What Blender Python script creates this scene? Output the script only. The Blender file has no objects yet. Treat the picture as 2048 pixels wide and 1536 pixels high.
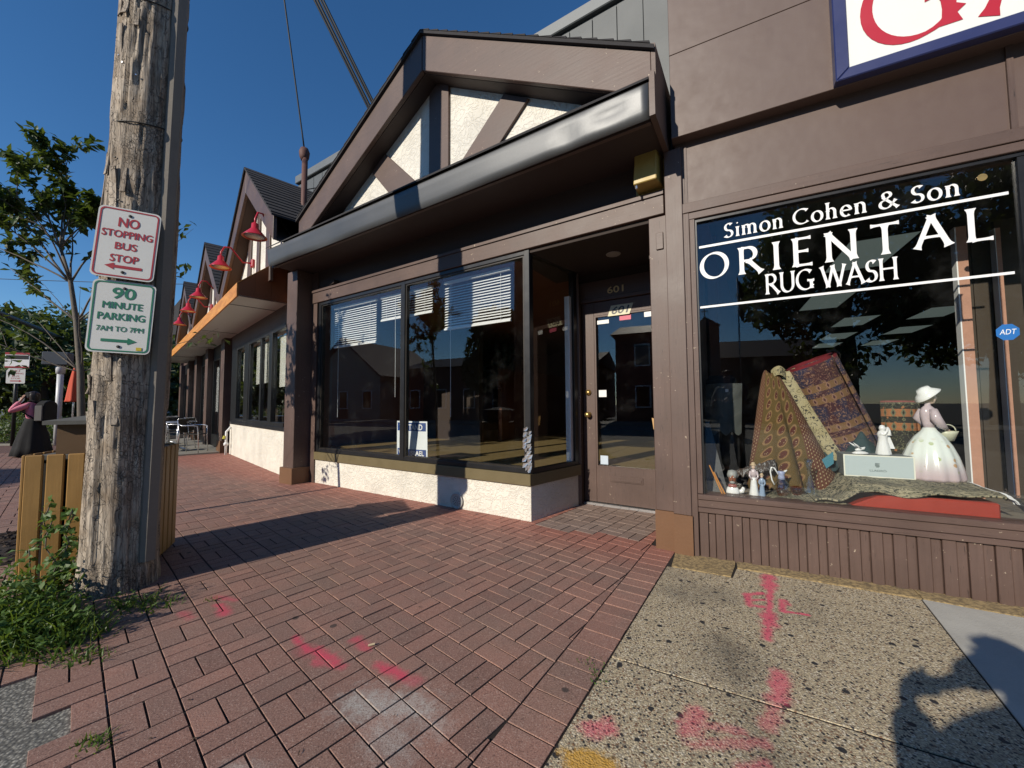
import bpy, bmesh, math, random
from math import sin, cos, pi, radians, sqrt, atan2
from mathutils import Vector, Matrix, noise
random.seed(7)
SC = bpy.context.scene
COL = SC.collection

# ------------------------------------------------------------------ camera
CAMH = 1.15
cam_d = bpy.data.cameras.new('camera'); cam = bpy.data.objects.new('camera', cam_d); COL.objects.link(cam)
cam_d.sensor_width = 36.0; cam_d.lens = 770 / 2048 * 36; cam_d.clip_start = 0.02; cam_d.clip_end = 2000
pt, rl = radians(3.1), radians(0.35)
f_ = Vector((0, cos(pt), sin(pt))); u0 = Vector((0, -sin(pt), cos(pt))); r0 = Vector((1, 0, 0))
r_ = r0 * cos(rl) - u0 * sin(rl); u_ = u0 * cos(rl) + r0 * sin(rl)
cam.matrix_world = Matrix(((r_.x, u_.x, -f_.x, 0), (r_.y, u_.y, -f_.y, 0), (r_.z, u_.z, -f_.z, CAMH), (0, 0, 0, 1)))
SC.camera = cam
# ------------------------------------------------------------------ world, sun, exposure
SUN_AZ, SUN_EL = 44.5, 26.0            # direction the light travels (from +y towards +x), elevation
W = bpy.data.worlds.new('World'); SC.world = W; W.use_nodes = True
wn = W.node_tree; bg = wn.nodes['Background']
sky = wn.nodes.new('ShaderNodeTexSky'); sky.sky_type = 'NISHITA'; sky.sun_disc = False
sky.sun_elevation = radians(SUN_EL); sky.sun_rotation = radians(SUN_AZ + 180)
sky.air_density = 1.0; sky.dust_density = 0.0; sky.ozone_density = 5.0; sky.altitude = 300
hs_ = wn.nodes.new('ShaderNodeHueSaturation'); hs_.inputs['Saturation'].default_value = 1.15; wn.links.new(sky.outputs[0], hs_.inputs['Color']); wn.links.new(hs_.outputs[0], bg.inputs[0]); bg.inputs[1].default_value = 0.125
sl = bpy.data.lights.new('sun', 'SUN'); sl.energy = 5.0; sl.angle = radians(0.53); sl.color = (1.0, 0.915, 0.78)
so = bpy.data.objects.new('sun', sl); COL.objects.link(so)
a_, e_ = radians(SUN_AZ), radians(SUN_EL)
SUNV = Vector((sin(a_) * cos(e_), cos(a_) * cos(e_), -sin(e_)))
so.rotation_euler = SUNV.to_track_quat('-Z', 'Y').to_euler(); so.location = -SUNV * 40
SC.view_settings.view_transform = 'Standard'; SC.view_settings.look = 'None'
SC.view_settings.gamma = 1.0; SC.view_settings.exposure = 0.0
SC.render.engine = 'CYCLES'
SC.cycles.use_denoising = True; SC.cycles.max_bounces = 5; SC.cycles.diffuse_bounces = 3; SC.cycles.glossy_bounces = 3; SC.cycles.transparent_max_bounces = 12
SC.cycles.caustics_reflective = False; SC.cycles.caustics_refractive = False

# ------------------------------------------------------------------ node helpers
class NT:
    def __init__(s, name, rough=0.6):
        s.m = bpy.data.materials.new(name); s.m.use_nodes = True
        s.t = s.m.node_tree; s.b = s.t.nodes['Principled BSDF']; s.out = s.t.nodes['Material Output']
        s.b.inputs['Roughness'].default_value = rough
    def n(s, ty, **k):
        x = s.t.nodes.new('ShaderNode' + ty)
        for a, v in k.items(): setattr(x, a, v)
        return x
    def l(s, a, b): s.t.links.new(a, b)
    def put(s, sock, v):
        if hasattr(v, 'is_linked') or hasattr(v, 'links'): s.l(v, sock)
        else: sock.default_value = v
    def mth(s, op, a, b=0.0, c=0.0, clamp=False):
        x = s.n('Math', operation=op, use_clamp=clamp)
        for i, v in enumerate((a, b, c)): s.put(x.inputs[i], v)
        return x.outputs[0]
    def mix(s, f, a, b, bt='MIX'):
        x = s.n('Mix', data_type='RGBA', blend_type=bt)
        s.put(x.inputs[0], f)
        for i, v in ((6, a), (7, b)):
            if isinstance(v, tuple): v = (*v[:3], 1)
            s.put(x.inputs[i], v)
        return x.outputs[2]
    def ss(s, v, a, b, lo=0.0, hi=1.0):
        x = s.n('MapRange', interpolation_type='SMOOTHSTEP'); s.put(x.inputs[0], v)
        for i, q in enumerate((a, b, lo, hi)): s.put(x.inputs[i + 1], q)
        return x.outputs[0]
    def co(s, kind='Object', scale=(1, 1, 1), rot=(0, 0, 0), loc=(0, 0, 0)):
        if kind == 'World': src = s.n('NewGeometry').outputs['Position']
        else: src = s.n('TexCoord').outputs[kind]
        mp = s.n('Mapping'); s.l(src, mp.inputs[0])
        mp.inputs['Scale'].default_value = scale; mp.inputs['Rotation'].default_value = rot; mp.inputs['Location'].default_value = loc
        return mp.outputs[0]
    def noise(s, co, scale, det=4, ro=0.55, dist=0.0):
        x = s.n('TexNoise'); s.put(x.inputs['Vector'], co); x.inputs['Scale'].default_value = scale
        x.inputs['Detail'].default_value = det; x.inputs['Roughness'].default_value = ro; x.inputs['Distortion'].default_value = dist
        return x.outputs[0]
    def vor(s, co, scale, feat='F1', rnd=1.0):
        x = s.n('TexVoronoi', feature=feat); s.put(x.inputs['Vector'], co); x.inputs['Scale'].default_value = scale
        x.inputs['Randomness'].default_value = rnd
        return x
    def col(s, v): s.put(s.b.inputs['Base Color'], (*v[:3], 1) if isinstance(v, tuple) else v)
    def rough(s, v): s.put(s.b.inputs['Roughness'], v)
    def bump(s, h, strength=0.5, dist=0.01):
        x = s.n('Bump'); x.inputs['Strength'].default_value = strength; x.inputs['Distance'].default_value = dist
        s.put(x.inputs['Height'], h); s.l(x.outputs[0], s.b.inputs['Normal'])
    def xyz(s, v):
        x = s.n('SeparateXYZ'); s.put(x.inputs[0], v); return x.outputs

MATS = {}
def plain(name, c, rough=0.55, var=0.12, scale=6.0, bump=0.15, metal=0.0, coord='Object', spec=None, fine=60):
    if name in MATS: return MATS[name]
    k = NT(name, rough); co = k.co(coord)
    n1 = k.noise(co, scale, 5); n2 = k.noise(co, fine, 3)
    v = k.mth('ADD', k.mth('MULTIPLY', k.mth('SUBTRACT', n1, 0.5), 2 * var), k.mth('MULTIPLY', k.mth('SUBTRACT', n2, 0.5), var))
    c0 = tuple(max(0, x * 0.62) for x in c); c1 = tuple(min(1, x * 1.38) for x in c)
    k.col(k.mix(k.mth('ADD', v, 0.5, clamp=True), c0, c1))
    k.b.inputs['Metallic'].default_value = metal
    if spec is not None: k.b.inputs['Specular IOR Level'].default_value = spec
    k.rough(k.mth('ADD', k.mth('MULTIPLY', n1, 0.2), rough - 0.1))
    if bump: k.bump(k.mth('ADD', n2, n1), bump, 0.004)
    MATS[name] = k.m
    return k.m
def emis(name, c, st):
    k = NT(name); k.col(c); k.b.inputs['Emission Color'].default_value = (*c, 1); k.b.inputs['Emission Strength'].default_value = st
    return k.m
def glass_mat(name, tint=(0.975, 0.985, 0.98), ior=1.5, extra=0.0, dirt=0.012):
    k = NT(name); k.t.nodes.remove(k.b)
    tr = k.n('BsdfTransparent'); tr.inputs[0].default_value = (*tint, 1)
    gl = k.n('BsdfGlossy'); gl.inputs['Roughness'].default_value = 0.0; gl.inputs[0].default_value = (1, 1, 1, 1)
    ge_ = k.n('NewGeometry'); dt = k.n('VectorMath', operation='DOT_PRODUCT'); k.l(ge_.outputs['Normal'], dt.inputs[0]); k.l(ge_.outputs['Incoming'], dt.inputs[1])
    om = k.mth('SUBTRACT', 1.0, k.mth('ABSOLUTE', dt.outputs['Value']), clamp=True); f0 = ((ior - 1) / (ior + 1)) ** 2 + extra
    fac = k.mth('ADD', f0, k.mth('MULTIPLY', k.mth('POWER', om, 5.0), 1 - f0), clamp=True)
    mx = k.n('MixShader'); k.l(fac, mx.inputs[0]); k.l(tr.outputs[0], mx.inputs[1]); k.l(gl.outputs[0], mx.inputs[2])
    df = k.n('BsdfDiffuse'); df.inputs[0].default_value = (0.6, 0.6, 0.58, 1)
    nz = k.noise(k.co('Object'), 3.0, 6, 0.7)
    mx2 = k.n('MixShader'); k.l(k.ss(nz, 0.5, 0.8, 0.0, dirt), mx2.inputs[0]); k.l(mx.outputs[0], mx2.inputs[1]); k.l(df.outputs[0], mx2.inputs[2])
    k.l(mx2.outputs[0], k.out.inputs[0])
    return k.m
def paint_wood(name, c, rough=0.5, grain=0.5, chips=True, axis='x'):
    k = NT(name, rough); sc = (1.2, 22, 22) if axis == 'x' else (22, 22, 1.2)
    co = k.co('Object', sc); cc = k.co('Object')
    g = k.noise(co, 2.2, 6, 0.6); b = k.noise(cc, 2.2, 5); f = k.noise(cc, 34, 4, 0.65)
    base = k.mix(k.ss(b, 0.3, 0.7), tuple(x * 0.84 for x in c), tuple(x * 1.12 for x in c))
    base = k.mix(k.ss(g, 0.35, 0.7, 0, 0.35), base, tuple(x * 0.7 for x in c))
    if chips:
        ch = k.mth('MULTIPLY', k.ss(f, 0.665, 0.69), k.ss(b, 0.50, 0.58))
        base = k.mix(ch, base, (0.42, 0.34, 0.25))
        sc2 = k.noise(k.co('Object', (3, 3, 60) if axis == 'x' else (60, 60, 3)), 3, 3, 0.6)
        base = k.mix(k.mth('MULTIPLY', k.ss(sc2, 0.655, 0.68), 0.75), base, tuple(x * 0.3 for x in c))
    k.col(base); k.bump(k.mth('ADD', g, k.mth('MULTIPLY', f, 0.6)), 0.25, 0.004)
    k.rough(k.mth('ADD', k.mth('MULTIPLY', b, 0.25), rough - 0.1))
    return k.m
def stucco(name, c, sc=9.0):
    k = NT(name, 0.85); co = k.co('Object')
    w = k.noise(co, sc, 3, 0.5, 2.2); r = k.mth('ABSOLUTE', k.mth('SUBTRACT', w, 0.5)); rid = k.ss(r, 0.0, 0.09)
    f = k.noise(co, 70, 3); d = k.noise(co, 2.0, 5)
    base = k.mix(k.ss(d, 0.35, 0.75), c, tuple(x * 0.82 for x in c))
    base = k.mix(k.mth('MULTIPLY', k.ss(f, 0.66, 0.72), 0.3), base, (0.28, 0.25, 0.2))
    k.col(base); k.bump(k.mth('ADD', rid, k.mth('MULTIPLY', f, 0.25)), 0.55, 0.012)
    return k.m
# spray marks: capsules on the ground in world metres: (x0,y0,x1,y1,radius,strength)
PINK = [(-1.09, 1.985, -0.97, 1.885, 0.026, 1), (-0.93, 1.875, -0.80, 1.80, 0.042, 1), (-0.60, 1.775, -0.47, 1.70, 0.034, 1),
        (-0.78, 1.965, -0.70, 1.90, 0.034, .75), (-0.89, 1.80, -0.76, 1.775, 0.03, .7), (-1.70, 2.30, -1.60, 2.20, 0.04, .9), (-1.80, 2.40, -1.66, 2.36, 0.03, .6),
        (-1.86, 2.22, -1.76, 2.17, 0.03, .5), (-0.45, 1.69, -0.41, 1.67, 0.04, .5), (-1.0, 1.89, -0.9, 1.86, 0.05, .5)]
PINK2 = [(1.70, 2.62, 1.60, 2.47, .048, 1), (1.608, 2.473, 1.34, 2.088, .022, 1), (1.40, 2.17, 1.325, 2.065, .042, 1), (1.325, 2.065, 1.241, 1.946, .026, 1),
         (1.399, 2.385, 1.51, 2.403, .020, 1), (1.381, 2.321, 1.462, 2.32, .017, .9), (1.346, 2.262, 1.417, 2.242, .019, 1), (1.412, 2.392, 1.345, 2.254, .022, 1),
         (1.565, 2.315, 1.494, 2.199, .022, 1), (1.494, 2.199, 1.60, 2.158, .013, 1), (1.58, 2.313, 1.575, 2.27, .020, .9),
         (1.13, 1.70, 1.03, 1.56, 0.042, .8), (1.0, 1.53, 0.9, 1.44, 0.035, .5), (0.68, 1.50, 0.62, 1.42, 0.045, .6), (0.60, 1.46, 0.80, 1.42, 0.025, .45),
         (0.33, 1.44, 0.27, 1.43, 0.045, .7), (0.60, 1.37, 0.85, 1.37, 0.028, .4), (0.8, 1.29, 0.7, 1.27, 0.03, .5)]
def capsules(k, P, marks, nz, soft=0.6):
    acc = None; X, Y, _ = k.xyz(P)
    for (x0, y0, x1, y1, r, st) in marks:
        dx, dy = x1 - x0, y1 - y0; L2 = max(dx * dx + dy * dy, 1e-6)
        px = k.mth('SUBTRACT', X, x0); py = k.mth('SUBTRACT', Y, y0)
        t = k.mth('DIVIDE', k.mth('ADD', k.mth('MULTIPLY', px, dx), k.mth('MULTIPLY', py, dy)), L2, clamp=True)
        qx = k.mth('SUBTRACT', px, k.mth('MULTIPLY', t, dx)); qy = k.mth('SUBTRACT', py, k.mth('MULTIPLY', t, dy))
        d = k.mth('SQRT', k.mth('ADD', k.mth('MULTIPLY', qx, qx), k.mth('MULTIPLY', qy, qy)))
        d = k.mth('ADD', k.mth('DIVIDE', d, r), k.mth('MULTIPLY', k.mth('SUBTRACT', nz, 0.5), 2.6))
        v = k.mth('MULTIPLY', k.ss(d, 1.35, 1.35 - soft * 1.3), st)
        acc = v if acc is None else k.mth('MAXIMUM', acc, v)
    return acc
def brick_mat(name, rnd_attr, tone=0, marks=False):
    k = NT(name, 0.8); P = k.co('World')
    if rnd_attr:
        at = k.n('Attribute'); at.attribute_name = 'rnd'; rnd = at.outputs['Fac']
    else: rnd = k.n('ObjectInfo').outputs['Random']
    gr = k.noise(P, 170, 3, 0.75); md = k.noise(P, 3.2, 5, 0.6); lg = k.noise(P, 0.9, 4)
    sp = k.vor(P, 330).outputs['Distance']
    A, B = ((0.33, 0.172, 0.130), (0.235, 0.128, 0.100)) if tone == 0 else ((0.30, 0.225, 0.185), (0.235, 0.165, 0.135))
    c = k.mix(rnd, A, B)
    c = k.mix(k.ss(k.mth('FRACT', k.mth('MULTIPLY', rnd, 7.3)), .72, .95, 0, .28), c, tuple(x * .62 for x in B))
    c = k.mix(k.ss(md, 0.36, 0.66, 0, 0.5), c, (0.20, 0.135, 0.110))
    c = k.mix(k.ss(lg, 0.45, 0.7, 0, 0.35), c, (0.27, 0.175, 0.125))
    # redder near the shop wall where feet rarely wear the colour off
    if tone == 0:
        X, Y, Z = k.xyz(P)
        near = k.ss(k.mth('ADD', k.mth('MULTIPLY', X, 0.537), k.mth('ADD', k.mth('MULTIPLY', Y, 0.843), k.mth('MULTIPLY', md, 0.5))), 2.85, 3.5)
        c = k.mix(k.mth('MULTIPLY', near, 0.75), c, (0.33, 0.115, 0.08))
    c = k.mix(k.mth('MULTIPLY', k.ss(gr, 0.55, 0.68), 0.8), c, (0.50, 0.37, 0.31))
    c = k.mix(k.mth('MULTIPLY', k.ss(gr, 0.46, 0.33), 0.8), c, (0.075, 0.045, 0.038))
    n2 = k.noise(P, 26, 4, 0.65)
    gum = k.vor(P, 3.6); gd = k.mth('ADD', gum.outputs['Distance'], k.mth('MULTIPLY', n2, 0.06))
    pick = k.ss(k.xyz(gum.outputs['Color'])[0], 0.55, 0.56)
    c = k.mix(k.mth('MULTIPLY', k.mth('MULTIPLY', k.ss(gd, 0.105, 0.085), pick), 0.8), c, (0.03, 0.027, 0.026))
    if marks:
      wp = capsules(k, P, [(-0.60, 1.56, -0.38, 1.53, 0.11, .8), (-0.47, 1.44, -0.40, 1.36, 0.10, .55), (-0.9, 1.29, -0.8, 1.27, 0.05, .5), (-0.35, 1.52, -0.27, 1.44, 0.06, .5)], n2, 1.3)
      wp = k.mth('MULTIPLY', wp, k.ss(gr, .30, .62, .25, 1.0))
      c = k.mix(wp, c, (0.50, 0.50, 0.46))
      pk = capsules(k, P, PINK + [(0.24, 1.45, 0.26, 1.44, 0.04, 1)], k.noise(P, 14, 5, 0.7), 1.1)
      pk = k.mth('MULTIPLY', pk, k.ss(gr, .28, .55, .35, 1.0))
      c = k.mix(k.mth('MULTIPLY', pk, 0.9), c, (0.62, 0.06, 0.115))
    k.col(c); k.bump(k.mth('ADD', gr, k.mth('MULTIPLY', md, 1.0)), 0.55, 0.003)
    return k.m
def aggregate_mat():
    k = NT('exposed_aggregate', 0.75); P = k.co('World'); D = k.noise(P, 20, 3)
    Pd = k.n('VectorMath', operation='ADD'); k.l(P, Pd.inputs[0])
    sc = k.n('VectorMath', operation='SCALE'); k.l(k.n('TexNoise').outputs['Color'], sc.inputs[0]); sc.inputs['Scale'].default_value = 0.004
    nn = [x for x in k.t.nodes if x.bl_idname == 'ShaderNodeTexNoise'][-1]; k.l(P, nn.inputs[0]); nn.inputs['Scale'].default_value = 90
    k.l(sc.outputs[0], Pd.inputs[1]); Q = Pd.outputs[0]
    v = k.vor(Q, 74); cr, cg, cb = k.xyz(v.outputs['Color'])
    v2 = k.vor(Q, 150); c2 = k.xyz(v2.outputs['Color'])
    fine = k.mix(c2[0], (0.60, 0.49, 0.31), (0.37, 0.305, 0.20))
    fine = k.mix(k.ss(c2[1], 0.8, 0.84), fine, (0.66, 0.58, 0.43)); fine = k.mix(k.ss(c2[2], 0.84, 0.87), fine, (0.20, 0.11, 0.06))
    fine = k.mix(k.ss(v2.outputs['Distance'], 0.45, 0.7, 0, 0.7), fine, (0.20, 0.17, 0.125))
    dark = k.mth('MULTIPLY', k.ss(cr, 0.70, 0.72), k.ss(v.outputs['Distance'], 0.44, 0.36))
    c = k.mix(dark, fine, k.mix(cg, (0.016, 0.016, 0.019), (0.05, 0.047, 0.045)))
    v3 = k.vor(Q, 21); c3 = k.xyz(v3.outputs['Color'])
    big = k.mth('MULTIPLY', k.ss(c3[0], 0.86, 0.87), k.ss(v3.outputs['Distance'], 0.30, 0.24))
    c = k.mix(big, c, (0.022, 0.022, 0.024))
    lg = k.noise(P, 1.3, 5); c = k.mix(k.ss(lg, 0.5, 0.72, 0, 0.5), c, (0.10, 0.09, 0.075))
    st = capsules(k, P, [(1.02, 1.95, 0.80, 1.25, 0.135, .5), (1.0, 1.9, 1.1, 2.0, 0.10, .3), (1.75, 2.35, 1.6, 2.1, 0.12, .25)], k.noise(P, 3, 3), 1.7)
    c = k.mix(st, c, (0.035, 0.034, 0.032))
    pk = capsules(k, P, PINK2, k.noise(P, 15, 5, 0.72), 0.9)
    pk = k.mth('MULTIPLY', pk, k.mth('SUBTRACT', 1.0, k.mth('MULTIPLY', dark, 0.6)))
    c = k.mix(k.mth('MULTIPLY', pk, 0.85), c, (0.66, 0.085, 0.15))
    ye = capsules(k, P, [(0.20, 1.31, 0.27, 1.29, 0.055, 1), (0.20, 1.25, 0.3, 1.25, 0.05, .8)], k.noise(P, 15, 5, 0.72), 0.6)
    c = k.mix(k.mth('MULTIPLY', ye, 0.85), c, (0.55, 0.30, 0.04))
    k.col(c); h = k.mth('SUBTRACT', k.mth('MULTIPLY', dark, 0.5), v2.outputs['Distance'])
    k.bump(h, 0.6, 0.004)
    return k.m
def leaf_mat(name, c, c2, trans=0.35):
    k = NT(name, 0.5); rnd = k.noise(k.co('World'), 9, 2); at = k.n('Attribute'); at.attribute_name = 'rnd'
    cc = k.mix(at.outputs['Fac'], c, c2); k.col(cc)
    tl = k.n('BsdfTranslucent'); k.l(k.mix(0.5, cc, (0.25, 0.33, 0.03)), tl.inputs[0])
    mx = k.n('MixShader'); mx.inputs[0].default_value = trans
    k.l(k.b.outputs[0], mx.inputs[1]); k.l(tl.outputs[0], mx.inputs[2]); k.l(mx.outputs[0], k.out.inputs[0])
    return k.m
def bark_mat(name, c):
    return plain(name, c, 0.85, 0.3, 18, 0.6)
def pole_mat():
    k = NT('weathered_pole_wood', 0.85); co = k.co('Object'); st = k.co('Object', (1, 1, 0.06)); st2 = k.co('Object', (1, 1, 0.22))
    g = k.noise(st, 34, 6, 0.7); g2 = k.noise(st, 95, 4, 0.7); b = k.noise(co, 5.5, 6, 0.65)
    wv = k.n('VectorMath', operation='SCALE'); nz = k.n('TexNoise'); k.l(co, nz.inputs[0]); nz.inputs['Scale'].default_value = 14; k.l(nz.outputs['Color'], wv.inputs[0]); wv.inputs['Scale'].default_value = .07
    wa = k.n('VectorMath', operation='ADD'); k.l(st, wa.inputs[0]); k.l(wv.outputs[0], wa.inputs[1])
    cr = k.vor(wa.outputs[0], 26, 'DISTANCE_TO_EDGE').outputs[0]; crm = k.ss(cr, 0.0, 0.028)
    fn = k.vor(k.co('Object', (1, 1, 0.7)), 60, 'DISTANCE_TO_EDGE').outputs[0]; fnm = k.ss(fn, 0.0, 0.06)
    c = k.mix(k.ss(g, 0.3, 0.68), (0.20, 0.16, 0.125), (0.56, 0.475, 0.38))
    c = k.mix(k.ss(b, 0.45, 0.68, 0, 0.65), c, (0.20, 0.135, 0.08))
    c = k.mix(k.ss(b, 0.42, 0.28, 0, 0.6), c, (0.60, 0.53, 0.44))
    c = k.mix(k.mth('MULTIPLY', k.ss(g2, 0.52, 0.40), 0.55), c, (0.05, 0.04, 0.032))
    c = k.mix(k.mth('MULTIPLY', k.mth('SUBTRACT', 1.0, crm), 0.6), c, (0.04, 0.03, 0.025))
    patch = k.ss(k.noise(co, 3.0, 3), 0.45, 0.58)
    fc = k.mth('MULTIPLY', k.mth('SUBTRACT', 1.0, fnm), k.mth('MULTIPLY', patch, 0.75))
    c = k.mix(fc, c, (0.03, 0.023, 0.018))
    k.col(c)
    h = k.mth('ADD', k.mth('ADD', k.mth('MULTIPLY', g, 0.8), k.mth('MULTIPLY', g2, 0.4)), k.mth('ADD', k.mth('MULTIPLY', crm, 0.8), k.mth('MULTIPLY', k.mth('SUBTRACT', 1.0, fc), 0.5)))
    k.bump(h, 0.9, 0.012)
    return k.m
def metal_mat(name, c, rough=0.35, streak=True):
    k = NT(name, rough); co = k.co('Object', (0.6, 8, 8)); n = k.noise(co, 3, 5); f = k.noise(k.co('Object'), 1.7, 4)
    k.b.inputs['Metallic'].default_value = 0.85
    k.col(k.mix(k.ss(f, 0.3, 0.7), tuple(x * 0.8 for x in c), c)); k.rough(k.mth('ADD', k.mth('MULTIPLY', n, 0.25), rough - 0.12))
    k.bump(f, 0.35, 0.03)
    return k.m
def uvnode(k):
    x = k.n('UVMap'); x.uv_map = 'uv'; return x.outputs[0]
def rug_mat(name, field, bord, motif, line, kind=0, edge=None, lw=1.0):
    """woven rug patterns in the rug's own (u,v) coordinates, metres"""
    k = NT(name, 0.95); uv = uvnode(k); X, Y, _ = k.xyz(uv)
    mp = k.n('Mapping'); k.l(uv, mp.inputs[0]); mp.inputs['Scale'].default_value = (1, 1, 1); U = mp.outputs[0]
    weave = k.noise(U, 220, 2, 0.6)
    if kind == 0:      # rows of rounded medallions between banded borders
        fx = k.mth('FRACT', k.mth('DIVIDE', X, 0.085)); fy = k.mth('FRACT', k.mth('DIVIDE', Y, 0.12))
        ex = k.mth('MULTIPLY', k.mth('SUBTRACT', fx, 0.5), 2.0); ey = k.mth('MULTIPLY', k.mth('SUBTRACT', fy, 0.5), 2.3)
        r = k.mth('SQRT', k.mth('ADD', k.mth('MULTIPLY', ex, ex), k.mth('MULTIPLY', ey, ey)))
        ring = k.mth('MULTIPLY', k.ss(r, 0.50, 0.56), k.ss(r, 0.80, 0.74)); ins = k.ss(r, 0.78, 0.74)
        c = k.mix(ins, field, motif); c = k.mix(ring, c, line)
        dots = k.vor(U, 75).outputs['Distance']
        c = k.mix(k.mth('MULTIPLY', k.ss(dots, 0.28, 0.2), k.ss(r, 0.5, 0.4)), c, (0.45, 0.36, 0.22))
        b = k.mth('ABSOLUTE', k.mth('SUBTRACT', Y, 0.30)); inb = k.ss(b, 0.185, 0.19)
        st = k.mth('SINE', k.mth('MULTIPLY', Y, 330.0)); ck = k.mth('SINE', k.mth('MULTIPLY', X, 260.0))
        bc = k.mix(k.ss(st, 0.1, 0.3), bord, motif); bc = k.mix(k.mth('MULTIPLY', k.ss(st, 0.55, 0.7), k.ss(ck, 0.1, 0.3)), bc, (0.40, 0.31, 0.17))
        c = k.mix(inb, c, bc)
    else:              # curling floral field with several striped guard borders
        cur = k.noise(U, 17 if kind == 1 else 12, 2, 0.5, 1.9); ed = k.mth('ABSOLUTE', k.mth('SUBTRACT', cur, 0.5))
        v = k.vor(U, 34 if kind == 1 else 22); vc = k.xyz(v.outputs['Color'])
        c = k.mix(k.ss(k.noise(U, 5, 2), 0.45, 0.55), field, motif)
        c = k.mix(k.ss(ed, 0.022 * lw, 0.012 * lw), c, line)
        fl = k.mth('MULTIPLY', k.ss(v.outputs['Distance'], 0.30, 0.22), k.ss(vc[0], 0.45, 0.5))
        c = k.mix(fl, c, k.mix(k.ss(vc[1], 0.5, 0.55), bord, line)); c = k.mix(k.mth('MULTIPLY', k.ss(v.outputs['Distance'], 0.12, 0.08), k.ss(vc[0], 0.45, 0.5)), c, motif)
        if edge:
            y = k.mth('FRACT', k.mth('DIVIDE', Y, edge)); bd = k.mth('MULTIPLY', k.ss(y, 0.08, 0.09), k.ss(y, 0.62, 0.61))
            d2 = k.mth('FRACT', k.mth('MULTIPLY', X, 15.0)); dd = k.mth('ABSOLUTE', k.mth('SUBTRACT', d2, 0.5))
            ym = k.mth('ABSOLUTE', k.mth('SUBTRACT', y, 0.2)); y3 = k.mth('ABSOLUTE', k.mth('SUBTRACT', y, 0.5))
            inb = k.mth('MAXIMUM', k.ss(ym, 0.085, 0.08), k.ss(y3, 0.085, 0.08))
            bc = k.mix(k.ss(k.mth('ADD', k.mth('MULTIPLY', dd, 0.4), k.mth('MINIMUM', ym, y3)), 0.12, 0.10), bord, line)
            bc = k.mix(k.ss(k.mth('ADD', k.mth('MULTIPLY', dd, 0.4), k.mth('MINIMUM', ym, y3)), 0.055, 0.045), bc, field)
            c = k.mix(inb, c, bc)
    c = k.mix(k.ss(weave, 0.42, 0.6, 0.35, 0.0), c, (0.02, 0.015, 0.012), 'MIX')
    k.col(c); k.bump(weave, 0.4, 0.003)
    return k.m

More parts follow.
